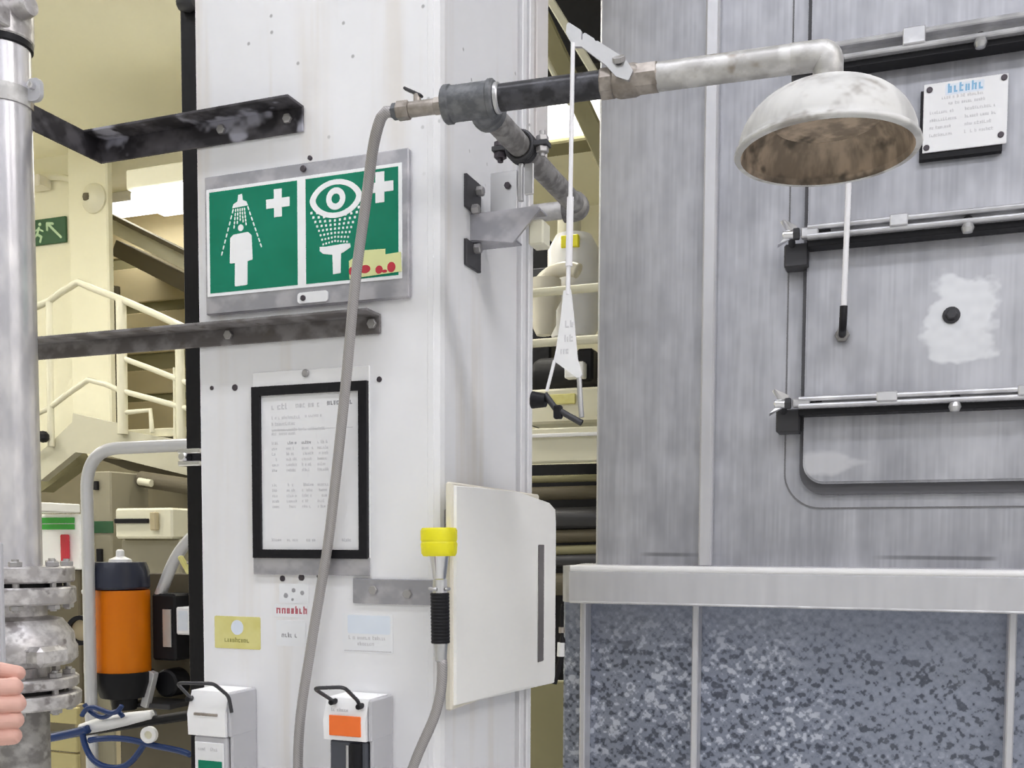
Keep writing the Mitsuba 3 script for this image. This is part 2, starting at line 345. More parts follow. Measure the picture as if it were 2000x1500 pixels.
# ------------------------------------------------------------------ hall shell
HX0, HX1, HY0, HY1, HZ = -9.0, 3.6, -5.0, 8.0, 4.2
def struct(name, mesh, m, label, smooth=False):
    return solo(name, mesh, m, label, None, None, 'structure', smooth)
struct('floor', box([HX0, HY0, -0.1], [HX1, HY1, 0]), FLOOR, 'grey painted concrete floor of the plant hall')
struct('ceiling', box([HX0, 2.4, HZ], [HX1, HY1, HZ + 0.1]), CEIL, 'pale yellow flat ceiling beyond the column')
struct('ceiling', box([HX0, HY0, HZ], [HX1, 2.4, HZ + 0.1]), HALLWALL, 'light grey ceiling over the aisle before the column')
struct('wall_back', box([HX0, HY1, 0], [HX1, HY1 + 0.1, HZ]), CREAM, 'cream back wall of the plant hall')
struct('wall_left', box([HX0 - 0.1, HY0, 0], [HX0, HY1, HZ]), CREAM, 'cream left wall of the plant hall')
struct('wall_right', box([HX1, HY0, 0], [HX1 + 0.1, HY1, HZ]), HALLWALL, 'light grey right wall of the plant hall')
struct('wall_front', box([HX0, HY0 - 0.1, 0], [HX1, HY0, HZ]), HALLWALL, 'light grey wall behind the viewer')

def lamp(x, y, L, power, tint, label, z=HZ, drop=0.0, w=0.30):
    k = thing('ceiling_lamp', label, 'lamp', 'fluorescent ceiling lamps')
    part(k, 'housing', box([x - L / 2, y - w / 2, z - 0.075 - drop], [x + L / 2, y + w / 2, z - 0.001], 0.008), WHITEPLASTIC)
    m = box([x - L / 2 + 0.02, y - w / 2 + 0.02, z - 0.10 - drop], [x + L / 2 - 0.02, y + w / 2 - 0.02, z - 0.0752 - drop], 0.01)
    part(k, 'diffuser', m, WHITEPLASTIC, False, emitter=EMIT(power * tint))
    return k
for x, y, L, pw, tint in LAMPS:
    lamp(x, y, L, pw, tint, 'assumed fluorescent ceiling lamp with a white diffuser, placed to light the hall')

# ------------------------------------------------------------------ the white column
CF = 1.607                                         # its front plane
CXL, CXR = at(391, CF, 750), at(862, CF, 750)
CB = PX(1008, 800, CXR)[1]
col = thing('column', 'white painted column carrying the signs, soap dispensers and shower pipe', None, None, 'structure')
ch = 0.014
part(col, 'cladding', prism(sg.Polygon([(CXL, CF), (CXR - ch, CF), (CXR - ch * 0.3, CF + ch * 0.3), (CXR, CF + ch), (CXR, CB), (CXL, CB)]), [0, 0, 0], EX, EY, 0, HZ), scene_white, 20)
for k, (ua, ub, dx) in enumerate(((1008, 1015, -0.03), (1015, 1023, 0.004), (1023, 1027, -0.03), (1027, 1035, 0.006))):
    ya, yb = PX(ua, 800, CXR)[1], PX(ub, 800, CXR)[1]
    part(col, 'edge_strip', box([CXL, ya, 0], [CXR + dx, yb, HZ], 0.002), PINKGREY if k % 2 == 0 else scene_white, label='narrow vertical strip at the rear edge of the column')
for ua, ub, dx in ((1040, 1046, -.02), (1046, 1068, .003)):
    part(col, 'upper_strip', box([CXR - .03, PX(ua, 150, CXR)[1], PX(1055, 335, CXR)[2]], [CXR + dx, PX(ub, 150, CXR)[1], HZ], .002), PINKGREY, label='wider vertical strip behind the upper column edge')
xs = at(836, CF, 750)
part(col, 'corner_trim', box([xs, CF - 0.0015, 0], [CXR - ch, CF + 0.001, HZ], 0.0006), scene_white, label='slim corner trim on the column front')
CREAR = PX(1034, 800, CXR)[1]
part(col, 'rear_web', box([CXL + .05, CREAR - .004, 0], [CXR - .055, CREAR + .12, HZ]), scene_white, False)
# drilled holes and old fixings in the front
for u, v, r in ((414, 758, .004), (459, 757, .006), (741, 741, .005), (552, 1130, .0055), (589, 1128, .006), (623, 1126, .004)):
    p = PY(u, v, CF); part(col, 'fixing_plug', cyl(p - [0, .002, 0], [0, 1, 0], r, .004, .001, 14), SCREWDARK, label='dark plugged fixing hole')

# black square post beside the column
x0, x1 = at(361, 1.74, 750), at(392, 1.74, 750)
post = thing('post', 'slim black steel post along the left edge of the white column', 'post')
part(post, 'tube', box([x0, 1.74, 0], [x1, 1.78, HZ], 0.003), BLACK)
p = PY(366, 6, 1.73); part(post, 'cap_knob', lathe([(0, -.02), (.012, -.018), (.017, 0), (.012, .018), (0, .02)], p, EX, 16), DARK)
pc = thing('pipe_clip', 'bright pipe clip fastened round the black post', 'clip')
for v in (882, 906):
    a, b = PY(352, v, 1.735), PY(396, v - 2, 1.735)
    part(pc, 'band', box([x0 - .012, 1.728, a[2] - .005], [x1 + .004, 1.79, a[2] + .005], .002), CHROME)
p = PY(362, 893, 1.73); part(pc, 'bolt', cyl(p + [0, -.014, 0], EY, .009, .024, .002, 6), CHROME)

# ------------------------------------------------------------------ safety sign on the column
sg_ = thing('safety_sign', 'green and white emergency shower and eyewash sign on a grey backing plate', 'sign')
X0, X1 = at(400, CF - .012, 460), at(798, CF - .012, 440)
Ztop, Zbot = (zz(399, 345, CF - .012) + zz(801, 289, CF - .012)) / 2, (zz(399, 612, CF - .012) + zz(801, 584, CF - .012)) / 2
part(sg_, 'back_plate', box([X0, CF - .012, Zbot], [X1, CF - .001, Ztop], .002), SIGNPLATE, label='grey metal backing plate')
YS = CF - .012
SX0, SX1 = at(405, YS, 470), at(786, YS, 430)
SZ1, SZ0 = (zz(407, 371, CF - .013) + zz(786, 317, CF - .013)) / 2, (zz(409, 580, CF - .013) + zz(789, 544, CF - .013)) / 2
YS = CF - .012
part(sg_, 'face', box([SX0, YS - .002, SZ0], [SX1, YS, SZ1], .0005), WHITE, label='white sign face')
xm0, xm1 = at(582, YS, 450), at(599, YS, 450)
bw = (SZ1 - SZ0) * 0.032
gl = (SX0 + bw * 1.2, SZ0 + bw, xm0, SZ1 - bw)
gr = (xm1, SZ0 + bw, SX1 - bw * 1.1, SZ1 - bw)
YG = YS - .002
for q in (gl, gr):
    part(sg_, 'green_field', box([q[0], YG - .0008, q[1]], [q[2], YG, q[3]]), GREEN, label='green square field')
def glyph(poly, name, lab, m=WHITE, lift=.0008):
    part(sg_, name, front(poly, YG, lift, lift + .0007), m, False, label=lab)
def inq(q, a, b):   # 0..1 within a field (b from the top)
    return q[0] + a * (q[2] - q[0]), q[3] - b * (q[3] - q[1])
def qs(q): return q[2] - q[0], q[3] - q[1]
def cross(q, a, b, s):
    x, z = inq(q, a, b); w = s * qs(q)[1]
    return unary_union([sg.box(x - w / 6, z - w / 2, x + w / 6, z + w / 2), sg.box(x - w / 2, z - w / 6, x + w / 2, z + w / 6)])
glyph(cross(gl, .79, .19, .27), 'cross', 'white cross')
glyph(cross(gr, .81, .17, .285), 'cross', 'white cross')
W_, H_ = qs(gl)
def L(a, b): return inq(gl, a, b)
def R(a, b): return inq(gr, a, b)
man = [sg.Point(*L(.365, .385)).buffer(.033 * H_)]
man.append(sg.Polygon([L(.285, .455), L(.445, .445), L(.478, .475), L(.487, .70), L(.428, .71), L(.425, .94), L(.372, .945), L(.366, .72), L(.358, .72), L(.352, .945), L(.30, .945), L(.305, .715), L(.245, .715), L(.252, .48)]).buffer(.002))
glyph(unary_union(man), 'standing_figure', 'white standing figure')
hd = [sg.Polygon([L(.27, .185), L(.285, .145), L(.33, .125), L(.342, .06), L(.385, .055), L(.392, .115), L(.435, .135), L(.452, .175)])]
glyph(unary_union(hd), 'shower_symbol', 'white shower head symbol')
sp = []
for a0, b0, a1, b1, n in ((.28, .20, .13, .66, 9), (.45, .19, .61, .62, 9), (.31, .2, .285, .40, 6), (.36, .2, .36, .33, 5), (.41, .2, .43, .38, 6), (.335, .2, .325, .36, 5), (.385, .2, .395, .35, 5)):
    for t in np.linspace(0, 1, n):
        p0 = L(a0 + (a1 - a0) * t, b0 + (b1 - b0) * t); p1 = L(a0 + (a1 - a0) * min(1, t + .55 / n), b0 + (b1 - b0) * min(1, t + .55 / n))
        if p0 != p1: sp.append(sg.LineString([p0, p1]).buffer(.0013))
glyph(unary_union(sp), 'spray_dashes', 'fine white dashes of falling water', lift=.0008)
# eye
ex, ez = R(.335, .222); ew, eh = .265 * W_, .165 * H_
tt = np.linspace(0, math.pi, 24)
lens = lambda k: sg.Polygon([(ex + ew * k * math.cos(t), ez + eh * (k if k == 1 else .80) * math.sin(t) ** 1.25) for t in tt] + [(ex - ew * k * math.cos(t), ez - eh * (k if k == 1 else .80) * math.sin(t) ** 1.25) for t in tt])
eye = lens(1).buffer(.003).difference(lens(.82).buffer(0)).union(sg.Point(ex, ez).buffer(.105 * H_).difference(sg.Point(ex, ez).buffer(.047 * H_)))
glyph(eye, 'eye_symbol', 'white eye symbol')
ft = [sg.Polygon([R(.155, .66), R(.225, .665), R(.43, .655), R(.49, .66), R(.495, .695), R(.42, .735), R(.39, .745), R(.385, .93), R(.30, .935), R(.295, .75), R(.19, .73), R(.155, .70)])]
glyph(unary_union(ft), 'fountain_symbol', 'white eyewash fountain symbol')
dots = []
for i in range(9):
    f = -1 + 2 * i / 8
    n = 8
    for j in range(n):
        t = j / (n - 1)
        if abs(f) < .5 and t > .82: continue
        a, b = .325 + f * (.13 + .13 * t ** 1.2), .64 - .27 * t - .02 * (1 - abs(f)) + .04 * abs(f) * t * -1
        x, z = R(a, b); s = .0016 + .0006 * t
        dots.append(sg.box(x - s, z - s, x + s, z + s))
glyph(unary_union(dots), 'spray_dots', 'white spray dots', lift=.0008)
for u, v, r in ((593, 330, .0055), (606, 309, .004)):
    p = PY(u, v, CF - .012); part(sg_, 'screw', cyl(p - [0, .004, 0], EY, r, .006, .001, 14), SCREWDARK)
p = PY(594, 583, CF - .012)
part(sg_, 'lower_clip', front(rrect(p[0] - .012, p[2] - .009, p[0] + .05, p[2] + .010, .006), CF - .012, 0, .003), WHITEPLASTIC, label='white clip at the bottom edge')
part(sg_, 'screw', cyl(p - [0, .006, 0], EY, .005, .006, .001, 14), SCREWDARK)
st = thing('sticker', 'pale yellow sticker with red marks stuck on the lower right of the safety sign', 'sticker')
YK = YG - .0008
stp = unary_union([pxpoly([(682, 510), (712, 489), (753, 486), (753, 497), (783, 492), (785, 530), (683, 545)], CF - .015)])
part(st, 'backing', front(stp, YK, .0003, .0012), GREENYELLOW)
for u, v, ru, rv in ((687, 530, 5, 8), (714, 526, 10, 8), (741, 527, 7, 8), (765, 522, 8, 10), (752, 530, 5, 3)):
    p = PY(u, v, YK); a = PY(u + ru, v, YK)[0] - p[0]; b = p[2] - PY(u, v + rv, YK)[2]
    part(st, 'red_mark', front(sa.scale(sg.Point(p[0], p[2]).buffer(1, quad_segs=6), a, b, origin=(p[0], p[2])), YK, .0012, .0017), RED, False)

# ------------------------------------------------------------------ angle iron brackets
def angle_bar(xa, xb, z0, z1, name, label, m, bolts):
    k = thing(name, label, 'bracket')
    t = .005
    part(k, 'upright_leg', box([xa, CF - .0065, z0], [xb, CF - .0015, z1], .001), m)
    part(k, 'top_leg', box([xa, CF - .052, z1 - t], [xb, CF - .0065, z1], .001), m)
    for u, v in bolts:
        p = PY(u, v, CF - .0065); part(k, 'bolt', hexnut(p - [0, .007, 0], EY, .009, .007), BOLT)
    return k
bx0, bx1 = at(197, CF - .006, 290), at(591, CF - .006, 240)
bz0, bz1 = (zz(590, 262, CF) + zz(200, 318, CF)) / 2, (zz(590, 214, CF) + zz(200, 268, CF)) / 2
ab = angle_bar(bx0, bx1, bz0, bz1, 'angle_bracket', 'black angled bracket high on the white column reaching to the steel pipe', ANGLE, ((434, 254), (563, 233)))
part(ab, 'return_upright_leg', box([bx0 - .004, 1.43, bz0], [bx0 + .001, CF - .0015, bz1], .001), ANGLE, label='return arm towards the pipe')
part(ab, 'return_top_leg', box([bx0 - .05, 1.43, bz1 - .005], [bx0 - .004, CF - .0015, bz1], .001), ANGLE)
cx0, cx1 = at(30, CF, 680), at(745, CF, 640)
cz0, cz1 = (zz(745, 655, CF) + zz(80, 701, CF)) / 2, (zz(745, 620, CF) + zz(80, 664, CF)) / 2
angle_bar(cx0, cx1, cz0, cz1, 'angle_bracket', 'long straight grey angle bracket just below the green safety sign', ANGLE2, ((448, 655), (728, 633)))

# ------------------------------------------------------------------ notice frame
nf = thing('notice_frame', 'black framed printed notice on a steel holder on the white column', 'notice')
fx0, fx1 = at(492, CF - .012, 920), at(716, CF - .012, 920)
fz1 = (zz(487, 757, CF - .012) + zz(716, 742, CF - .012)) / 2; fz0 = (zz(495, 1092, CF - .012) + zz(716, 1089, CF - .012)) / 2
ztop = zz(600, 722, CF); zlow = zz(605, 1123, CF)
part(nf, 'back_plate', box([fx0 - .002, CF - .004, zlow], [fx1 + .002, CF - .001, ztop], .001), WHITEPLASTIC, label='white backing plate')
part(nf, 'lower_plate', box([fx0 - .002, CF - .008, zlow], [fx1 + .003, CF - .004, fz0 + .002], .001), BRASS and SIGNPLATE, label='bare metal strip below the frame')
fo = rrect(fx0, fz0, fx1, fz1); px0, pz0, px1, pz1 = fx0 + .0175, fz0 + .0155, fx1 - .0165, fz1 - .016
part(nf, 'frame', front(fo.difference(rrect(px0, pz0, px1, pz1)), CF - .004, 0, .008), BLACK, label='black frame')
part(nf, 'paper', box([px0 - .002, CF - .0065, pz0 - .002], [px1 + .002, CF - .0045, pz1 + .002]), PAPER, label='printed white sheet')
pw, ph = px1 - px0, pz1 - pz0
def line(a, b, w, h, seed, m=INK):
    part(nf, 'print_line', front(scribble(px0 + a * pw, pz1 - b * ph - h, w * pw, h, seed), CF - .0065, 0, .0005), m, False)
for i, (a, b, w, h) in enumerate(((.11, .055, .20, .011), (.36, .052, .23, .010), (.11, .135, .30, .006), (.44, .13, .18, .006), (.11, .175, .24, .006), (.11, .215, .55, .005), (.11, .24, .25, .005))):
    line(a, b, w, h, i)
line(.68, .045, .24, .010, 77, INKDARK)
part(nf, 'rule', box([px0 + .11 * pw, CF - .007, pz1 - .228 * ph], [px0 + .93 * pw, CF - .0065, pz1 - .224 * ph]), INK, False)
sd = 100
for b in (.30, .335, .37, .405, .44, .475, .57, .605, .64, .675, .71):
    for a, w in ((.11, .07), (.26, .12), (.42, .12), (.58, .12)):
        sd += 1
        line(a, b, w * (0.7 + .3 * ((sd * 37) % 10) / 10), .0055, sd, INKDARK if b == .30 and a in (.26, .42) else INK)
for a in (.10, .26, .46, .82):
    sd += 1; line(a, .925, .1, .006, sd)
p = PY(598, 729, CF - .004); part(nf, 'screw', cyl(p - [0, .005, 0], EY, .007, .005, .0015, 14), BOLT)

# ------------------------------------------------------------------ holder bar for the eyewash, labels
hb = thing('holder_bar', 'flat grey steel holder bar with two bolts behind the yellow eyewash spray', 'bracket')
q = pxrect(692, 1131, 862, 1180, CF)
part(hb, 'bar', box([q[0], CF - .006, q[1]], [CXR - .002, CF - .001, q[3]], .001), SIGNPLATE)
for u, v in ((730, 1152), (797, 1160)):
    p = PY(u, v, CF - .006); part(hb, 'bolt', hexnut(p - [0, .006, 0], EY, .0085, .006), BOLT)
def label_plate(name, lab, u0, v0, u1, v1, m):
    k = thing(name, lab, 'label'); x0, z0, x1, z1 = pxrect(u0, v0, u1, v1, CF)
    part(k, 'backing', front(rrect(x0, z0, x1, z1, .003), CF, .0002, .0010), m)
    return k, (x0, z0, x1, z1)
def onlab(k, name, poly, m, lab=None):
    part(k, name, front(poly, CF - .0010, 0, .0004), m, False, label=lab)
k, q = label_plate('label', 'faded yellow label with a pale blue droplet on the white column', 420, 1204, 509, 1267, YELLOWLAB)
w, h = q[2] - q[0], q[3] - q[1]
onlab(k, 'droplet', sa.scale(sg.Point(q[0] + .5 * w, q[1] + .66 * h).buffer(.5), .27 * w, .46 * h, origin=(q[0] + .5 * w, q[1] + .66 * h)), LBLUE, 'pale blue droplet print')
onlab(k, 'print_line', scribble(q[0] + .22 * w, q[1] + .2 * h, .56 * w, .009, 5), OLIVEINK)
k, q = label_plate('label', 'small white label with a line of faded red print below the notice', 537, 1180, 601, 1205, LABWHITE)
onlab(k, 'print_line', scribble(q[0] + .004, q[1] + .006, q[2] - q[0] - .008, .014, 8), REDINK, 'faded red print')
k, q = label_plate('label', 'small white label with short grey print under the red lettering', 540, 1212, 598, 1262, LABWHITE)
onlab(k, 'print_line', scribble(q[0] + .012, q[1] + .016, .033, .009, 12), INKDARK)
k, q = label_plate('label', 'white label with a pale blue picture and grey print under the holder bar', 670, 1198, 768, 1275, LABWHITE)
w, h = q[2] - q[0], q[3] - q[1]
onlab(k, 'picture', rrect(q[0] + .1 * w, q[1] + .48 * h, q[0] + .95 * w, q[3] - .05 * h, .004), LBLUE, 'pale blue picture')
onlab(k, 'print_line', scribble(q[0] + .12 * w, q[1] + .33 * h, .72 * w, .007, 21), INK)
onlab(k, 'print_line', scribble(q[0] + .3 * w, q[1] + .18 * h, .34 * w, .007, 22), INK)
onlab(k, 'rule', sg.box(q[0] + .03 * w, q[1] + .03 * h, q[2] - .03 * w, q[1] + .055 * h), INK)
k, q = label_plate('label', 'small white label with four dark dots just below the notice frame', 546, 1140, 604, 1178, LABWHITE)
for u, v, r in ((559, 1163, .0045), (574, 1153, .004), (591, 1158, .004), (572, 1171, .0025)):
    p = PY(u, v, CF); onlab(k, 'dot', sg.Point(p[0], p[2]).buffer(r), INKDARK)

# ------------------------------------------------------------------ soap dispensers
def dispenser(label, Xl, Xr, Ztop, Zcap, kind):
    k = thing('soap_dispenser', label, 'soap dispenser')
    w = Xr - Xl; d = .085; Yf = CF - d
    part(k, 'body', box([Xl + .002, CF - .055, Zcap - .23], [Xr - .002, CF - .001, Ztop - .01], .004), GREYPLASTIC, label='grey housing')
    part(k, 'side_plate', box([Xr - .006, Yf + .01, Zcap - .23], [Xr + .001, CF - .001, Ztop - .004], .002), GREYPLASTIC)
    prof = sg.Polygon([(Yf + .012, Ztop), (CF - .004, Ztop), (CF - .004, Zcap), (Yf, Zcap), (Yf - .002, (Ztop + Zcap) / 2)])
    part(k, 'cap', side(prof, Xl - .003, 0, w - .004), WHITEPLASTIC, label='white cap')
    part(k, 'side_panel', box([Xr - .0055, Yf + .004, Zcap], [Xr + .0015, CF - .001, Ztop - .001], .002), GREYPLASTIC)
    part(k, 'window', box([Xl + .006, Yf + .004, Zcap - .23], [Xr - .008, Yf + .016, Zcap - .001], .003), SMOKED if kind == 'orange' else GREYPLASTIC)
    if kind == 'orange':
        part(k, 'front_label', box([Xl + .009, Yf - .0035, Zcap + .008], [Xr - .016, Yf - .0005, Zcap + .043], .001), ORANGELAB, label='orange label')
        part(k, 'print_line', front(scribble(Xl + .014, Zcap + .05, .03, .006, 31), Yf, .002, .0035), INK, False)
        part(k, 'bottle', rod([Xl + .058, Yf + .006, Zcap - .23], [Xl + .058, Yf + .006, Zcap - .004], .012), BLACK, label='dark bottle behind the window')
        part(k, 'bottle_edge', rod([Xl + .042, Yf + .003, Zcap - .23], [Xl + .042, Yf + .003, Zcap - .008], .0035), STEEL)
    else:
        part(k, 'groove', box([Xl + .012, Yf - .004, (Ztop + Zcap) / 2 - .003], [Xr - .022, Yf - .0005, (Ztop + Zcap) / 2 + .002], .001), BRASS, label='finger groove')
        part(k, 'front_label', box([Xl + .010, Yf + .001, Zcap - .2], [Xr - .013, Yf + .0045, Zcap - .012], .001), PAPER, label='white label')
        part(k, 'label_field', box([Xl + .018, Yf - .0005, Zcap - .2], [Xr - .016, Yf + .0012, Zcap - .045], .001), GREEN, label='green label field')
        for a, s in ((.018, 41), (.045, 42)):
            part(k, 'print_line', front(scribble(Xl + a, Zcap - .027, .017, .006, s), Yf + .001, 0, .0008), INK, False)
    return k, Yf
def lever(k, pts):
    part(k, 'lever', tube(fillet(pts, .012, 5), .0032, 10), DARK, True, label='bent wire lever')
Yd = CF - .085
a = PY(635, 1365, Yd); b = PY(722, 1450, Yd)
k, Yf = dispenser('soap dispenser with an orange label on its white cap', a[0], b[0], zz(680, 1366, Yd), zz(680, 1447, Yd), 'orange')
lever(k, [PY(649, 1370, Yd) + [0, .004, 0], PY(612, 1344, Yd - .055), PY(672, 1342, Yd - .05), PY(699, 1369, Yd), PY(702, 1384, Yd) + [0, .004, 0]])
for u, v in ((649, 1371), (702, 1380)):
    part(k, 'pivot', cyl(PY(u, v, Yd) + [0, -.006, 0], EY, .005, .02, .001, 12), BLACK)
a = PY(369, 1352, Yd); b = PY(447, 1440, Yd)
k, Yf = dispenser('soap dispenser with a plain white cap at the left edge of the column', a[0], b[0], zz(410, 1352, Yd), zz(410, 1438, Yd), 'plain')
lever(k, [PY(371, 1365, Yd) + [0, .004, 0], PY(345, 1334, Yd - .055), PY(417, 1335, Yd - .05), PY(447, 1360, Yd), PY(448, 1392, Yd) + [.002, .004, 0]])
part(k, 'pivot', cyl(PY(369, 1365, Yd) + [0, -.006, 0], EY, .005, .02, .001, 12), BLACK)

# ------------------------------------------------------------------ emergency shower
SXp, SYa = -.616, 1.48
ADIR = np.array([1, .058, 0.0]); ADIR /= np.linalg.norm(ADIR)
PZ0 = PX(1025, 300, SXp)[2]            # height of the pipe run
PZ1 = PY(1050, 176, SYa)[2]
Zp = PY(1050, 178, SYa)[2]
es = thing('emergency_shower', 'galvanised emergency shower on a pipe arm with a dome head and pull lever', 'shower')
def on_arm(u):   # the point of the arm axis seen at pixel column u
    lo, hi = -.7, 1.2
    for _ in range(40):
        mid = (lo + hi) / 2; d = np.array([SXp, SYa, Zp]) + ADIR * mid - EYE
        uu = CX + F * (d @ RT) / (d @ FW)
        lo, hi = (mid, hi) if uu < u else (lo, mid)
    return np.array([SXp, SYa, Zp]) + ADIR * lo
def acyl(u0, u1, r, b=.002, n=24):
    p, q = on_arm(u0), on_arm(u1); return cyl(p, ADIR, r, np.linalg.norm(q - p), b, n)
def arm(u0, u1, r, m, name, label=None, n=24, b=.002, sm=35):
    return part(es, name, acyl(u0, u1, r, b, n), m, sm, label)
R0 = .0195
XT = SXp
arm(972, 1178, R0, BLACKPIPE, 'black_pipe', 'black pipe length')
arm(1282, 1618, R0 * 1.02, GALV, 'arm_pipe')
part(es, 'tee_fitting', cat(acyl(873, 966, .0262, .003), cyl([XT, SYa, Zp], EY, .0262, .052, .003), acyl(868, 885, .0285, .003), acyl(954, 968, .0285, .003), cyl([XT, SYa + .04, Zp], EY, .0285, .014, .003)), FITTING, label='dark tee fitting')
part(es, 'collar', acyl(967, 978, .0225, .002), STEEL, label='bright collar')
L_ = PX(1130, 432, SXp)[1]
part(es, 'supply_pipe', cyl([XT, SYa + .04, Zp], EY, R0, L_ - SYa - .05, .001), GALV_DARK)
elb = [[XT, L_ - .03, Zp], [XT, L_, Zp], [XT - .03, L_, Zp]]
part(es, 'elbow', tube(fillet(elb, .025, 10), R0 * 1.28, 20), GALV_DARK, True)
part(es, 'inlet_pipe', cyl([XT - .02, L_, Zp], -EX, R0 * .9, XT - .02 - CXR - .02, .001), GALV)
# ball valve on the arm
part(es, 'valve_body', cat(acyl(1174, 1200, .0228, .002, 8), lathe([(0, 0), (.0195, 0), (.0232, .010), (.0232, .032), (.0195, .042), (0, .042)], on_arm(1198), ADIR, 24), acyl(1236, 1286, .0222, .002, 8)), BRASS, label='tarnished brass ball valve')
xv = on_arm(1218)
part(es, 'valve_stem', cyl(xv + [0, -.012, .004], [0, -.75, 1], .008, .022, .001, 14), DARK)
part(es, 'stem_nut', hexnut(xv + [0, -.026, .016], [0, -.75, 1], .0095, .008), BOLT)
lv = [PY(1232, 138, SYa - .01), PY(1205, 118, SYa - .01), PY(1160, 82, SYa - .01), PY(1117, 58, SYa - .01)]
lvp = sg.Polygon([(p[0], p[2]) for p in [PY(*q, SYa - .01) for q in ((1110, 46), (1160, 78), (1222, 118), (1236, 140), (1228, 158), (1205, 150), (1185, 128), (1138, 92), (1121, 92), (1108, 66))]])
hole = PY(1166, 79, SYa - .01); hole2 = PY(1138, 70, SYa - .01)
lvp = lvp.difference(sg.Point(hole[0], hole[2]).buffer(.0035)).difference(sg.LineString([(hole2[0], hole2[2] - .006), (hole2[0], hole2[2] + .006)]).buffer(.002))
part(es, 'lever', front(lvp.buffer(-.002).buffer(.003), SYa - .008, 0, .006), STEEL, label='flat steel pull lever')
# drop and dome head
pe = on_arm(1618); xd, yd = pe[0], pe[1]
part(es, 'end_elbow', cat(tube(fillet([pe - ADIR * .05, pe, pe - [0, 0, .045]], .012, 8), R0 * 1.05, 20)), GALV, True)
Rh, Hh = .1195, .089
ZR = PY(1606, 303, yd)[2]
HAX = np.array([0.0, .022, 1.0]); HAX /= np.linalg.norm(HAX)      # the head hangs very slightly askew
HO = np.array([xd, yd, ZR]) - np.array([HAX[0], HAX[1], 0]) * Hh
part(es, 'drop_pipe', rod([xd, yd, Zp - .03], HO + HAX * (Hh - .004), R0 * .93), GALV)
th = np.linspace(0, math.pi / 2, 16)
outer = [(.0205, Hh + .010), (.024, Hh + .002)] + [(.024 + (Rh - .024) * math.sin(t) ** .98, Hh * (.10 + .90 * math.cos(t))) for t in th] + [(Rh + .004, .008), (Rh + .005, .003), (Rh + .003, 0), (Rh - .004, 0)]
inner = [(Rh - .004, 0), (Rh - .006, .008)] + [(.02 + (Rh - .026) * math.sin(t), (Hh - .006) * (.10 + .90 * math.cos(t))) for t in th[::-1]] + [(0, Hh - .006)]
part(es, 'shower_head', lathe(outer, HO, HAX, 56), HEADOUT, True, label='dirty white dome shower head')
part(es, 'head_lining', lathe(inner, HO, HAX, 56), HEADIN, True, label='rust brown inside of the dome')
part(es, 'spray_plate', lathe([(0, .044), (.072, .044), (.076, .048), (.072, .052), (0, .052)], HO, HAX, 40), HEADIN, label='inner spray plate')
# hose cock left of the tee
part(es, 'hose_cock', cat(acyl(850, 874, .0135, .001, 8), acyl(800, 852, .0115, .001), acyl(776, 800, .0145, .0015, 6), cyl(on_arm(815), EZ, .006, .022, .001, 12)), BRASS, label='small brass hose cock')
a = on_arm(815) + [0, 0, .02]
part(es, 'cock_lever', beam(a + [.008, 0, -.002], a + [-.022, 0, .014], .010, .004, bev=.001), DARK, label='small dark lever')
part(es, 'hose_nut', acyl(766, 778, .0125, .002, 6), FITTING)
# pull rod, tag and triangle handle
yr = SYa - .013
part(es, 'pull_rod', tube([PY(1119, 84, yr), PY(1117, 200, yr), PY(1114, 390, yr), PY(1109, 575, yr)], .0033, 10), ROPE, True, label='white pull rod')
part(es, 'rod_sleeve', rod(PY(1114, 385, yr), PY(1111, 520, yr), .0052), ROPE, label='thicker white sleeve')
tag = pxpoly([(1101, 568), (1115, 566), (1120, 610), (1128, 700), (1137, 732), (1131, 741), (1082, 705), (1087, 680), (1096, 620)], yr)
part(es, 'pull_tag', front(tag, yr, -.002, .002), PAPER, label='white wedge shaped tag')
for u, v, w_, s in ((1107, 640, .010, 61), (1106, 668, .014, 62), (1098, 692, .014, 63)):
    p = PY(u, v, yr); part(es, 'tag_print', front(scribble(p[0] - .002, p[2], w_, .010, s), yr - .002, 0, .0006), INK, False)
tri = [PY(1082, 705, yr), PY(1068, 762, yr), PY(1049, 775, yr - .03)]
part(es, 'handle_wire', tube([PY(1083, 704, yr), PY(1068, 764, yr)], .0028, 8), ROPE, True)
part(es, 'handle_wire', tube([PY(1131, 738, yr), PY(1134, 790, yr), PY(1136, 815, yr)], .004, 8), STEEL, True)
part(es, 'handle_bar', tube([PY(1064, 770, yr), PY(1085, 798, yr), PY(1136, 826, yr)], .0048, 10), DARK, True, label='dark handle bar')
part(es, 'handle_grip', tube([PY(1040, 781, yr), PY(1066, 782, yr)], [.013, .010], 14), BLACK, label='black grip end')
p = PY(1090, 805, yr); part(es, 'handle_joint', box(p - [.006, .006, .010], p + [.006, .006, .010], .002), BLACK)

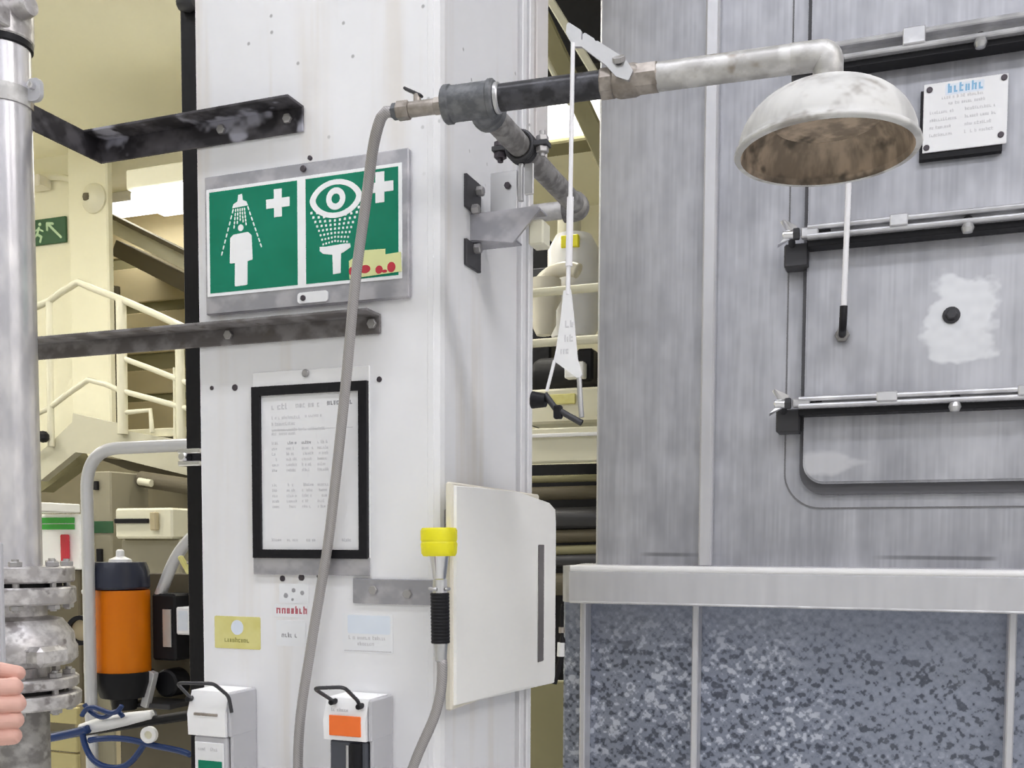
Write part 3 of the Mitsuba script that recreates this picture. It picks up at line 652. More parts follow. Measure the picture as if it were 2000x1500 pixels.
# pipe bracket on the column side
pb = thing('pipe_bracket', 'grey steel cantilever bracket clamping the shower pipe to the column side', 'bracket')
yb = 1.70
for v0, v1 in ((346, 410), (472, 522)):
    ya, yb2 = PX(906, 430, CXR)[1], PX(934, 430, CXR)[1]
    part(pb, 'wall_plate', box([CXR - .001, ya, PX(915, v1, CXR)[2]], [CXR + .006, yb2, PX(915, v0, CXR)[2]], .001), DARK, label='dark wall plate')
for u, v in ((926, 375), (917, 410), (921, 487)):
    p = PX(u, v, CXR); part(pb, 'plate_bolt', hexnut(p + [.005, 0, 0], EX, .009, .014), BOLT)
ym = 1.735
zt, zb = PY(980, 410, ym)[2], PY(960, 470, ym)[2]
xa, xb = CXR, at(1056, ym)
arm_poly = pxpoly([(917, 421), (1040, 404), (1056, 409), (1003, 475), (985, 473), (918, 470)], ym)
part(pb, 'arm_web', front(arm_poly, ym, -.002, .004), FITTING and SIGNPLATE, label='grey channel arm cut at a slant')
part(pb, 'arm_flange', box([xa, ym, zt - .004], [xb - .008, ym + .05, zt], .001), SIGNPLATE)
part(pb, 'arm_flange', box([xa, ym, zb], [xa + .08, ym + .05, zb + .004], .001), SIGNPLATE)
part(pb, 'end_block', box([xb - .03, ym + .01, zb - .012], [xb - .002, ym + .05, zt - .02], .003), CREAMSTEEL, label='pale end block')
q = pxrect(958, 335, 1010, 410, 1.76)
part(pb, 'standing_plate', box([q[0], 1.76, q[1] - .01], [q[2], 1.765, q[3]], .001), STEEL)
part(pb, 'plate_bolt', hexnut(PY(992, 363, 1.76) - [0, .006, 0], EY, .006, .007), SCREWDARK)
xp = SXp
yps = PX(1018, 300, SXp)[1]
part(pb, 'hanger_rod', rod([xp, yps, zt - .01], [xp, yps, Zp - .028], .0045), STEEL, label='upright hanger rod')
part(pb, 'hanger_strap', box([xp + .008, yps - .006, zt - .002], [xp + .024, yps - .001, Zp - .03], .001), STEEL)
aa = np.linspace(0, 2 * math.pi, 40)
ring = np.array([[xp + .0235 * math.cos(t), yps, Zp + .0235 * math.sin(t)] for t in aa])
part(pb, 'pipe_clamp', cat(*[tube(ring + [0, dy, 0], .0035, 8, False) for dy in (-.010, -.004, .004, .010)], box([xp - .05, yps - .012, Zp - .004], [xp - .024, yps + .012, Zp + .004], .001), box([xp + .024, yps - .012, Zp - .004], [xp + .05, yps + .012, Zp + .004], .001)), DARK, label='dark pipe clamp ring')
for s in (-1, 1):
    o = [xp + s * .038, yps, Zp]
    part(pb, 'clamp_bolt', cat(hexnut(np.array(o) + [0, 0, .004], EZ, .011, .010), hexnut(np.array(o) - [0, 0, .014], EZ, .011, .010), rod(np.array(o) - [0, 0, .02], np.array(o) + [0, 0, .022], .005)), SCREWDARK if s < 0 else BOLT)

# ------------------------------------------------------------------ hose and handheld eyewash spray
hp = [on_arm(770)]
for u, v, y in ((752, 220, SYa - .012), (738, 248, SYa - .005), (727, 300, SYa + .02), (716, 385, SYa + .04), (700, 500, SYa + .055), (688, 610, SYa + .065), (678, 720, SYa + .075), (667, 830, SYa + .085), (654, 950, SYa + .095), (638, 1080, SYa + .10), (621, 1180, SYa + .10), (603, 1290, SYa + .10), (588, 1390, SYa + .095), (582, 1480, SYa + .09), (590, 1600, SYa + .085), (640, 1720, SYa + .08), (700, 1740, SYa + .075), (760, 1660, SYa + .07), (792, 1545, SYa + .07), (822, 1460, SYa + .07), (850, 1395, SYa + .07), (862, 1340, SYa + .07), (863, 1288, SYa + .07)):
    hp.append(PY(u, v, y))
hose = spline(hp, 150)
solo('hose', tube(hose, .0088, 14), HOSE, 'grey braided hose hanging from the shower cock to the eyewash spray', 'hose', smooth=True)
ew = thing('eyewash_spray', 'handheld eyewash spray with a yellow cap hung in front of the white box', 'eyewash')
YE = SYa + .07
c0, c1 = PY(861, 1288, YE), PY(857, 1030, YE)
ax = (c1 - c0); Lw = np.linalg.norm(ax); ax /= Lw
pxm = Lw / 258.0
def seg(v0, v1, r0, r1, m, name, lab, b=.001, n=28):
    h0, h1 = (1288 - v0) * pxm, (1288 - v1) * pxm
    part(ew, name, lathe([(0, h0), (r0 - b, h0), (r0, h0 + b), (r1, h1 - b), (r1 - b, h1), (0, h1)], c0, ax, n), m, 35, lab)
seg(1292, 1255, .0095, .012, STEEL, 'ferrule', 'steel hose ferrule')
gp = [(0, (1288 - 1258) * pxm)]
for i in range(15):
    h = (1288 - 1256 + i * 6.6) * pxm
    gp += [(.0148, h), (.0158, h + 2 * pxm), (.0158, h + 4.6 * pxm), (.0148, h + 6.2 * pxm)]
gp += [(0, gp[-1][1])]
part(ew, 'grip', lathe(gp, c0, ax, 28), BLACK, 35, 'ribbed black grip')
seg(1160, 1130, .0125, .0125, CHROME, 'collar', 'chrome collar')
seg(1132, 1082, .0105, .0165, CHROME, 'neck', 'chrome neck')
cap = [(0, (1288 - 1086) * pxm), (.0265, (1288 - 1086) * pxm), (.0295, (1288 - 1080) * pxm), (.0305, (1288 - 1062) * pxm), (.029, (1288 - 1058) * pxm), (.0305, (1288 - 1054) * pxm), (.0305, (1288 - 1036) * pxm), (.028, (1288 - 1031) * pxm), (0, (1288 - 1031) * pxm)]
part(ew, 'cap', lathe(cap, c0, ax, 32), YELLOW, 35, 'yellow protective cap')
hk = thing('spray_hook', 'small steel hook holding the eyewash spray against the column corner', 'hook')
hz = PY(858, 1150, YE)[2]
xk = PY(858, 1150, YE)[0]
rg = [[xk + .016 * math.cos(t), YE + .016 * math.sin(t), hz] for t in np.linspace(-.5, math.pi * 1.55, 22)]
part(hk, 'ring', tube(rg, .003, 8), STEEL, True)
part(hk, 'arm', rod([xk - .005, YE + .016, hz], [xk - .008, CF - .005, hz], .003, 10), STEEL)

# ------------------------------------------------------------------ cream box on the column side
wb = thing('towel_dispenser', 'cream plastic paper towel dispenser with a slot window on the column side', 'dispenser')
xA, xB, xC = -.697, -.691, -.695
def boxpt(u, X): return PX(u, 1100, X)[1]
yA, yB, yC = boxpt(892, xA), boxpt(1013, xB), boxpt(1088, xC)
zT, zB = PX(892, 946, xA)[2], PX(892, 1380, xA)[2]
zTb, zBb = PX(1013, 961, xB)[2], PX(1013, 1344, xB)[2]
part(wb, 'back_plate', box([xA - .017, yA - .010, zB - .006], [xA - .005, yC - .1, zT + .004], .003), CREAMEDGE, label='cream back plate')
part(wb, 'wall_mount', box([CXR, yA + .03, zB + .04], [xA - .017, CREAR - .02, zT - .04], .002), SLOT)
pts = []
for (x, y, t, b) in ((xA - .012, yA - .004, zT, zB), (xA, yA, zT - .003, zB + .003), (xB, yB, zTb, zBb), (xC, yC - .055, PX(1062, 981, xC)[2], PX(1062, 1337, xC)[2]), (xC - .001, yC - .012, PX(1082, 995, xC)[2], PX(1082, 1334, xC)[2]), (xC - .003, yC, PX(1088, 1022, xC)[2], PX(1088, 1318, xC)[2]), (xA - .012, yC, PX(1088, 1000, xC)[2], PX(1088, 1330, xC)[2])):
    pts += [[x, y, t], [x, y, b]]
part(wb, 'cover', hull(pts), CREAMBOX, 12, label='white cream cover')
def onC(f, v):   # along face B -> C
    y = yB + f * (yC - .055 - yB); x = xB + f * (xC - xB); return np.array([x, y, v])
nrm = np.cross([xC - xB, yC - .055 - yB, 0], EZ); nrm /= np.linalg.norm(nrm)
sz1, sz0 = PX(1060, 1064, xB)[2], PX(1057, 1292, xB)[2]
ya_, yb_ = boxpt(1053, xB), boxpt(1064, xB)
fs = [(q - yB) / (yC - .055 - yB) for q in (ya_, yb_)]
s0, s1 = onC(fs[0], sz0) + nrm * .0005, onC(fs[1], sz1) + nrm * .0005
dirx = (s1 - s0) * [1, 1, 0]; wl = np.linalg.norm(dirx); dirx /= wl
part(wb, 'slot_window', prism(rrect(0, 0, wl, sz1 - sz0, .002), s0, dirx, EZ, 0, .0012), SLOT, label='dark vertical slot window')

# ------------------------------------------------------------------ steel tank
TXL, TXR, TZ = at(1166, TY, 700), 3.2, 3.75
BZ1, BZ0 = zz(1500, 1108, TY), zz(1500, 1186, TY - .09)
tk = thing('steel_tank', 'tall weathered stainless steel tank with a clamped door and ribs', 'tank')
part(tk, 'upper_shell', box([TXL, TY, BZ1 - .02], [TXR, TY + 1.2, TZ], .006), T_UP, False, label='streaked upper shell')
lx0 = at(1099, TY + .045, 1350)
part(tk, 'lower_shell', box([lx0, TY + .045, .05], [TXR, TY + 1.2, BZ1 - .03], .006), T_LOW, False, label='mottled lower shell')
part(tk, 'base_foot', box([lx0 + .05, TY + .1, 0], [TXR - .1, TY + 1.1, .06]), DARK)
bl = at(1096, TY - .07, 1140)
bprof = sg.Polygon([(TY + .06, BZ0), (TY - .086, BZ0), (TY - .09, BZ0 + .004), (TY - .09, BZ1 - .016), (TY - .078, BZ1), (TY + .02, BZ1 + .004), (TY + .06, BZ1 + .004)])
part(tk, 'belt_flange', side(bprof, bl + .028, 0, TXR - bl - .028), T_RIB, False, label='projecting horizontal belt flange')
part(tk, 'belt_end', prism(sg.Polygon([(bl, TY - .055), (bl + .028, TY - .088), (bl + .028, TY + .06), (bl, TY + .06)]), [0, 0, 0], EX, EY, BZ0, BZ1), T_UP, False, label='slanted end of the belt flange')
part(tk, 'belt_lip', rod([bl + .03, TY - .084, BZ1 - .007], [TXR, TY - .084, BZ1 - .007], .009, 12), T_LIP, label='bright upper lip')
part(tk, 'belt_lip', rod([bl + .03, TY - .087, BZ0 + .002], [TXR, TY - .087, BZ0 + .002], .004, 10), T_BAR)
xr0, xr1 = at(1374, TY - .03, 350), at(1400, TY - .03, 350)
part(tk, 'rib', box([xr0, TY - .030, BZ1], [xr1, TY, TZ], .004), T_RIB, label='bright vertical rib')
for u, w in ((1138, .012), (1357, .013), (1976, .014)):
    xx = at(u, TY - .01, 1350); part(tk, 'rib', box([xx - w / 2 - .003, TY - .01, .05], [xx + w / 2, TY + .046, BZ0 + .004], .003), T_RIB, label='thin vertical rib on the lower shell')
# door
DF = TY - .006
def door_rect(u, v, Y): p = PY(u, v, Y); return p[0], p[2]
fx, _ = door_rect(1537, 800, TY); _, fz = door_rect(1780, 990, TY)
part(tk, 'door_surround', front(rrect(fx, fz, fx + 1.5, 3.6, .085, 12), TY, 0, .004), T_UP, False, label='flat door surround')
part(tk, 'surround_seam', front(rrect(fx - .004, fz - .004, fx + 1.504, 3.604, .088, 12).difference(rrect(fx, fz, fx + 1.5, 3.6, .085, 12)), TY, 0, .002), T_SEAM, False, label='thin dark seam round the door surround')
gx, _ = door_rect(1565, 800, TY); _, gz = door_rect(1780, 965, TY)
part(tk, 'door_gasket', front(rrect(gx, gz, gx + 1.36, 3.5, .06, 12), TY, .004, .016), T_SEAL, False, label='dark door gasket')
dx_, _ = door_rect(1570, 800, YD); _, dz_ = door_rect(1780, 942, YD)
dp = rrect(dx_, dz_, dx_ + 1.33, 3.48, .05, 12)
part(tk, 'door_panel', cat(front(dp, TY, .016, .031), front(dp.buffer(-.005), TY, .031, .036)), T_DOOR, False, label='streaked steel door panel')
# clamp bars across the door
def clamp(points, end_u, blocks, knobs):
    """points: (u, v_top, v_bottom) at two ends of the bar's face."""
    YB = YD - .06
    (ua, ta, ba), (ub, tb, bb) = points
    z1 = (zz(ua, ta, YB) + zz(ub, tb, YB)) / 2; z0 = (zz(ua, ba, YB) + zz(ub, bb, YB)) / 2
    xl, xr = at(end_u, YB), 1.35
    k = numbered(tk + '__clamp_bar')
    h = z1 - z0; t = .008
    prof = sg.Polygon([(YB, z0), (YD - .020, z0), (YD - .020, z0 + t), (YB + .030, z0 + t), (YB + .030, z1 - t), (YD - .020, z1 - t), (YD - .020, z1), (YB, z1), (YB, z1 - t), (YB + .026, z1 - t), (YB + .026, z0 + t), (YB, z0 + t)])
    scene[k] = mikit.ply(side(prof, xl + .05, 0, xr - xl - .05), T_BAR, False)
    labels[k] = {'label': 'channel clamp bar across the door'}
    part(k, 'face_lip', rod([xl + .05, YB - .001, z1 - .006], [xr, YB - .001, z1 - .006], .006, 10), T_BAR)
    part(k, 'face_lip', rod([xl + .05, YB - .001, z0 + .006], [xr, YB - .001, z0 + .006], .006, 10), T_BAR)
    part(k, 'shade_strip', box([xl + .05, YB + .012, z0 - .014], [xr, YD - .001, z0 + .001], .001), BLACK, label='added dark strip standing for the shade under the bar')  # added black strip stands for the shade below the channel
    for u0, u1 in blocks:
        part(k, 'spacer_block', box([at(u0, YB), YB - .012, z0 + .008], [at(u1, YB), YB + .004, z1 + .002], .002), T_BAR)
    for u in knobs:
        part(k, 'knob', lathe([(0, -.012), (.010, -.010), (.014, 0), (.010, .010), (0, .012)], [at(u, YB + .0), YB - .002, z0 - .010], EZ, 18), STEEL)
        part(k, 'door_bolt', rod([at(u, YB + .02), YB + .015, z0 + .01], [at(u, YB + .02), YD + .002, z0 + .01], .012), DARK)
    # eye bolt and wing nut at the end
    zc = (z0 + z1) / 2
    part(k, 'fork_end', cat(box([xl + .035, YB - .004, z0 + .004], [xl + .075, YB + .020, z1 - .004], .003)), T_BAR)
    part(k, 'wing_nut', cat(hull([[xl + .008, YB + .004, zc], [xl + .022, YB + .004, zc], [xl + .026, YB + .012, zc + .02], [xl - .004, YB - .006, zc + .034], [xl - .012, YB + .002, zc + .030]]), hull([[xl + .010, YB + .006, zc + .004], [xl + .024, YB + .006, zc - .004], [xl - .016, YB - .002, zc - .022], [xl - .018, YB + .006, zc - .028]]), cyl([xl - .006, YB + .006, zc], EX, .011, .026, .002, 14)), CHROME, label='bright wing nut')
    part(k, 'nut', hexnut([xl + .018, YB + .006, zc], EX, .014, .014), DARK)
    part(k, 'swing_bolt', cat(rod([xl + .012, YB + .008, zc], [xl + .012, TY - .012, zc - .03], .008)), DARK)
    part(k, 'hinge_block', box([xl - .006, TY - .055, z0 - .05], [xl + .050, TY - .003, z0 + .005], .004), DARK, label='dark hinge block under the bar end')
    part(k, 'stay', box([xl + .045, YB + .02, z0 + .006], [xl + .10, YD - .004, z1 - .006], .002), DARK)
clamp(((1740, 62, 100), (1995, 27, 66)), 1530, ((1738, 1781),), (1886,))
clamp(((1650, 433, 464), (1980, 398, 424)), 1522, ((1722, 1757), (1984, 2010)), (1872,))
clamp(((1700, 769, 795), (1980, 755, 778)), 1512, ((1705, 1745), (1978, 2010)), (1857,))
# nameplate
npx = [PY(u, v, YD) for u, v in ((1805, 172), (1968, 152), (1964, 288), (1800, 305))]
nx0, nx1 = (npx[0][0] + npx[3][0]) / 2, (npx[1][0] + npx[2][0]) / 2
nz1, nz0 = (npx[0][2] + npx[1][2]) / 2, (npx[2][2] + npx[3][2]) / 2
nk = numbered(tk + '__nameplate')
scene[nk] = mikit.ply(box([nx0, YD - .022, nz0], [nx1, YD - .018, nz1], .001), PALE, 35); labels[nk] = {'label': 'white maker nameplate with blue heading'}
part(nk, 'holder', box([nx0 - .006, YD - .018, nz0 - .014], [nx1 - .008, YD - .0005, nz1 - .012], .001), BLACK, label='black standoff block doubling as the nameplate shadow')  # black block set low and left to paint the nameplate shadow
nw, nh = nx1 - nx0, nz1 - nz0
for a, b in ((.07, .91), (.95, .94), (.93, .13), (.05, .07)):
    part(nk, 'screw', cyl([nx0 + a * nw, YD - .025, nz0 + b * nh], EY, .0065, .004, .001, 14), SCREWDARK)
part(nk, 'heading', front(scribble(nx0 + .29 * nw, nz0 + .83 * nh, .40 * nw, .020, 3, 0.0), YD - .022, 0, .0007), BLUEINK, False, label='blue heading print')
part(nk, 'heading_field', front(rrect(nx0 + .26 * nw, nz0 + .80 * nh, nx0 + .72 * nw, nz0 + .96 * nh, .002), YD - .022, -.0005, .0003), LBLUE, False)
for i, (a, b, w) in enumerate(((.22, .75, .5), (.30, .66, .42), (.08, .55, .3), (.08, .44, .32), (.08, .33, .25), (.08, .22, .28), (.5, .55, .35), (.5, .44, .38), (.5, .33, .3), (.5, .22, .33))):
    part(nk, 'print_line', front(scribble(nx0 + a * nw, nz0 + b * nh, w * nw, .007, 200 + i), YD - .022, 0, .0006), INK, False)
# bolt with pale patch on the door
p = PY(1858, 616, YD)
part(tk, 'plug', cat(cyl(p - [0, .018, 0], EY, .013, .018, .003, 6), cyl(p - [0, .006, 0], EY, .019, .006, .002, 20)), DARK, label='dark plug on the door')
# white conduit with gland
yc = YD - .085
cd = thing('conduit', 'thin white conduit hanging down in front of the tank door behind the shower head', 'conduit')
gp_ = PY(1645, 655, YD)
q_ = PY(1658, 262, yc); part(cd, 'clip', box(q_ - [.014, .010, .012], [q_[0] + .014, YD - .001, q_[2] + .012], .003), GALV_DARK)
part(cd, 'tube', tube([PY(1659, 235, yc), PY(1657, 370, yc), PY(1648, 600, yc)], .0065, 12), ROPE, True)
part(cd, 'gland', tube(fillet([PY(1648, 598, yc), PY(1646, 640, yc), gp_], .02, 6), .0085, 12), BLACK, True, label='black cable gland')
part(cd, 'gland_nut', cyl(gp_ - [0, .012, 0], EY, .017, .012, .002, 6), GALV_DARK)

# ------------------------------------------------------------------ steel riser pipe with valve, left
sr = 1.82
rx, ry = (EYE + ray(22, 700) * sr)[:2]
def pz(v): return (EYE + ray(22, v) * sr)[2]
rp = thing('riser_pipe', 'large shiny stainless riser pipe with flanged valve at the left edge', 'pipe')
PR = .0435
O = lambda z: [rx, ry, z]
part(rp, 'pipe', cyl(O(pz(1112)), EZ, PR, HZ - pz(1112), 0, 40), BRIGHTPIPE, 35)
zf = [pz(v) for v in (1106, 1138, 1146, 1180)]
part(rp, 'flange', cyl(O(zf[1]), EZ, .097, zf[0] - zf[1], .003, 48), CAST, label='upper pipe flange')
part(rp, 'gasket', cyl(O(zf[2] - .001), EZ, .075, zf[1] - zf[2] + .002, 0, 40), BLACK)
part(rp, 'flange', cyl(O(zf[3]), EZ, .099, zf[2] - zf[3], .003, 48), CAST, label='valve top flange')
zv = [pz(v) for v in (1204, 1302)]
part(rp, 'valve_body', lathe([(.05, zf[3] - zv[1]), (.05, zv[0] - zv[1]), (.075, zv[0] - zv[1] - .006), (.094, .058), (.096, .040), (.100, .034), (.100, .012), (.09, .002), (.055, -.004), (.055, -.02), (0, -.02)], O(zv[1]), EZ, 40), CAST, label='rounded cast valve body')
part(rp, 'valve_lug', box([rx + .05, ry - .06, zv[1] + .004], [rx + .112, ry + .01, zv[1] + .040], .008), CAST)
part(rp, 'valve_cover', cyl([rx + .02, ry - .085, (zv[0] + zv[1]) / 2 + .012], [0.1, -1, 0], .030, .02, .003, 24), CAST)
zg = [pz(v) for v in (1324, 1346, 1356, 1384)]
part(rp, 'flange', cyl(O(zg[1]), EZ, .101, zg[0] - zg[1], .003, 48), CAST, label='valve bottom flange')
part(rp, 'gasket', cyl(O(zg[2] - .001), EZ, .075, zg[1] - zg[2] + .002, 0, 40), BLACK)
part(rp, 'flange', cyl(O(zg[3]), EZ, .105, zg[2] - zg[3], .003, 48), CAST, label='lower pipe flange')
part(rp, 'lower_pipe', cyl(O(0), EZ, .05, zg[3], 0, 40), GALV_DARK)
part(rp, 'valve_neck', cyl(O(zg[0] - .001), EZ, .055, zv[1] - zg[0] + .004, 0, 32), CAST)
for i in range(8):
    a_ = -2.6 + i * math.pi / 4 + .25
    bx_, by_ = rx + .083 * math.cos(a_), ry + .083 * math.sin(a_)
    for lo, hi in ((zf[3], zf[0]), (zg[3], zg[0])):
        part(rp, 'flange_bolt', cat(hexnut([bx_, by_, hi], EZ, .0115, .009), hexnut([bx_, by_, lo - .009], EZ, .0115, .009), rod([bx_, by_, lo - .012], [bx_, by_, hi + .013], .006, 10)), BOLT)
# valve lever hanging at the left edge
sl = 1.62
xl_, yl_ = (EYE + ray(-6, 1200) * sl)[:2]
part(rp, 'valve_lever', box([xl_ - .014, yl_ - .004, pz(1330)], [xl_ + .014, yl_ + .004, pz(1060)], .002), GREYPLASTIC, label='flat grey valve lever')
part(rp, 'lever_pin', rod([xl_, yl_, (zv[0] + zv[1]) / 2], [rx, ry - .09, (zv[0] + zv[1]) / 2], .01), CAST)
# coupling with bolts at the top
zt_ = pz(101)
part(rp, 'coupling', cat(cyl(O(zt_), EZ, .049, .16, .003, 40), box([rx + .028, ry - .055, zt_ + .006], [rx + .042, ry - .02, zt_ + .16], .003)), CAST, label='pipe coupling')
part(rp, 'coupling_seal', cyl(O(zt_ - .012), EZ, .0475, .014, .002, 40), BLACK, label='black seal ring')
part(rp, 'coupling_lug', lathe([(0, -.02), (.016, -.018), (.02, 0), (.016, .018), (0, .02)], [rx + .056, ry - .01, pz(50)], EX, 18), CAST)
for du, v in ((-8, 14), (-6, 76)):
    d_ = ray(22 + du + 4, v); p = EYE + d_ * (sr - .052)
    part(rp, 'coupling_bolt', hexnut(p, [.3, -1, 0], .012, .012), SCREWDARK)
part(rp, 'coupling_band', box([rx - .052, ry - .052, pz(40)], [rx + .02, ry - .02, pz(33)], .001), DARK)
# clamp lug joining the bracket
pl = thing('pipe_clamp', 'grey pipe clamp lug with a bright bolt where the black bracket meets the riser pipe', 'clamp')
zc_ = PY(82, 176, 1.43)[2]
part(pl, 'lug', front(rrect(rx + PR - .002, bz1 - .005, rx + PR + .030, zc_ + .016, .012), ry + .01, -.004, .004), GREYPLASTIC)
part(pl, 'bolt', hexnut([rx + PR + .015, ry - .004, zc_ + .002], EY, .007, .016), CHROME)
part(pl, 'band', lathe([(PR + .0005, 0), (PR + .003, 0), (PR + .003, .03), (PR + .0005, .03)], O(zc_ - .03), EZ, 40), GALV)

# ------------------------------------------------------------------ hand at the left edge
h0 = EYE + ray(22, 1392) * 1.22
hx, hy, hzz = h0
bones = []
fr = RT * 1.0                       # towards the right in the picture
dp_ = np.array([FW[0], FW[1], 0]); dp_ /= np.linalg.norm(dp_)
def hp_(r, d, z): return h0 + RT * r + dp_ * d + EZ * z
wrist = hp_(-.135, -.01, -.012)
bones.append(((hp_(-.20, -.03, -.03), .030), (wrist, .027)))
for i, z in enumerate((.030, .010, -.010, -.029)):
    kn = hp_(-.030 - .004 * abs(i - 1), -.006, z); Lf = (.040, .044, .041, .033)[i]
    bones.append(((wrist + EZ * z * .45, .021), (kn, .0125)))
    p1 = hp_(-.030 - .004 * abs(i - 1) + .022, .030, z * .98)
    p2 = p1 + RT * -.022 + dp_ * .020
    p3 = p2 + RT * -.018 + dp_ * -.006
    bones += [((kn, .0118), (hp_(.004 - .003 * abs(i - 1), .006, z), .0108)), ((hp_(.004 - .003 * abs(i - 1), .006, z), .0106), (p1, .0098)), ((p1, .0098), (p2, .0092)), ((p2, .0090), (p3, .0080))]
t0, t1, t2, t3 = hp_(-.105, .012, .016), hp_(-.070, .028, .040), hp_(-.035, .034, .046), hp_(-.008, .034, .043)
bones += [((t0, .020), (t1, .0145)), ((t1, .0135), (t2, .0120)), ((t2, .0118), (t3, .0095))]
pr = thing('person', 'hand of a person reaching in at the left edge below the valve', 'person')
part(pr, 'hand', skel(bones, .0035, 8), SKIN, True, label='closed pinkish hand')
part(pr, 'sleeve', lathe([(.036, 0), (.040, .004), (.046, .06), (.060, .35), (.0, .35)], hp_(-.165, -.02, -.02), (hp_(-.20, -.03, -.03) - wrist), 24), SLEEVE, True, label='dark work sleeve')

# ------------------------------------------------------------------ orange filter and plumbing behind the valve, left
YO = 2.3
of = thing('filter_housing', 'bright orange cylindrical filter housing with dark blue caps', 'filter')
pc_ = PY(240, 1225, YO); ox = pc_[0]
def oz(v): return PY(243, v, YO)[2]
sO = (PY(290, 1225, YO)[0] - PY(196, 1225, YO)[0]) / 2 * .88
OO = lambda z: [ox, YO, z]
part(of, 'body', lathe([(0, 0), (sO * .985, 0), (sO, .004), (sO, oz(1152) - oz(1312) - .004), (sO * .985, oz(1152) - oz(1312)), (0, oz(1152) - oz(1312))], OO(oz(1312)), EZ, 40), ORANGE, label='orange body')
part(of, 'top_cap', lathe([(0, 0), (sO * 1.12, 0), (sO * 1.18, .006), (sO * 1.16, .05), (sO * 1.05, oz(1098) - oz(1150)), (0, oz(1098) - oz(1150))], [ox - .016, YO, oz(1150)], EZ, 40), NAVY, label='dark blue top cap')
part(of, 'vent_valve', lathe([(0, 0), (.032, 0), (.030, .008), (.012, .016), (.011, .032), (.006, .036), (0, .036)], [ox + .004, YO - .01, oz(1098)], EZ, 20), WHITEPLASTIC, label='white vent valve')
part(of, 'bottom_cap', lathe([(0, 0), (sO * .45, 0), (sO * .50, .03), (sO * .85, .036), (sO * 1.08, .08), (sO * 1.10, oz(1310) - oz(1385)), (0, oz(1310) - oz(1385))], OO(oz(1385)), EZ, 40), BLACK, label='black bottom cap')
part(of, 'bracket', box([ox - sO * 1.75, YO - .02, oz(1322)], [ox - sO * .9, YO + .02, oz(1292)], .006), WHITEPLASTIC, label='white mounting lug')
part(of, 'bracket', box([ox - sO * 1.75, YO - .02, oz(1162)], [ox - sO * .9, YO + .02, oz(1153)], .003), WHITEPLASTIC)
gg = thing('gauge', 'round gauge with a black rim just left of the orange filter', 'gauge')
p = PY(165, 1230, 2.28); part(gg, 'rim', lathe([(.030, .0), (.042, 0), (.042, .025), (.030, .025), (.030, 0)], p, [0.25, -1, 0], 28), BLACK)
part(gg, 'face', cyl(p, [0.25, -1, 0], .031, .014, .001, 28), TAN)
part(gg, 'stem', rod(p, p + [0, .12, 0], .012), DARK)
# black flat box with grey insert, white tag box
q = pxrect(296, 1160, 342, 1290, 2.34)
bb = thing('control_box', 'black upright box with a grey strip to the right of the orange filter', 'box')
part(bb, 'body', box([q[0], 2.34, q[1]], [q[2], 2.4295, q[3]], .006), BLACK)
q = pxrect(318, 1190, 334, 1264, 2.335); part(bb, 'grey_strip', box([q[0], 2.333, q[1]], [q[2], 2.3395, q[3]], .001), STEEL, label='grey strip')
q = pxrect(343, 1186, 371, 1240, 2.335)
jb = thing('junction_box', 'small white junction box beside the black post', 'box')
part(jb, 'body', box([q[0], 2.335, q[1]], [q[2], 2.4295, q[3]], .004), WHITEPLASTIC)
part(jb, 'label_field', box([q[0] + .008, 2.333, q[1] + .012], [q[2] - .008, 2.3355, q[3] - .010]), LBLUE)
# panel post the boxes hang on
q = pxrect(290, 1150, 362, 1500, 2.5)
struct('wall_machine', box([q[0] - .05, 2.43, 0], [q[2] + .25, 2.46, zz(320, 1118, 2.5)], .003), TANDARK, 'dark steel panel behind the filter')
# bent grey pipes
bp = [PY(392, 866, 2.2), PY(300, 874, 2.2), PY(235, 882, 2.2), PY(181, 905, 2.2), PY(168, 985, 2.2), PY(173, 1120, 2.2), PY(176, 1400, 2.2)]
solo('pipe', tube(fillet([PY(392, 868, 2.2), PY(168, 878, 2.2), PY(168, 878, 2.2) * [1, 1, 0]], .11, 14), .0165, 20), PIPEGREY, 'grey pipe bending down to the left behind the orange filter', 'pipe', smooth=True)
solo('pipe', tube(fillet([PY(312, 1164, 2.36), PY(345, 1080, 2.36), PY(395, 1028, 2.36)], .09, 10), .0165, 18), PIPEGREY, 'short slanting grey pipe right of the orange filter', 'pipe', smooth=True)
vy = thing('valve_handle', 'small yellow valve handle beside the slanting grey pipe', 'valve')
p = PY(358, 1105, 2.22); part(vy, 'lever', beam(p + [-.01, 0, .025], p + [.02, 0, -.02], .016, .012, bev=.003), YELLOWLAB)
part(vy, 'stem', cyl(p, EY, .012, .05, .002, 14), BRASS)
sk = thing('stand', 'grey angled stand leg right below the orange filter', 'stand')
part(sk, 'leg', beam(PY(300, 1312, 2.32), PY(284, 1380, 2.32), .022, .022, bev=.002), PIPEGREY)
part(sk, 'foot_plate', slab(262, 1372, 340, 1382, 2.34, -.088, .02, .002), DARK)
part(sk, 'motor', cyl(PY(322, 1335, 2.36) , EY, .040, .068, .006, 24), BLACK, label='round black motor')
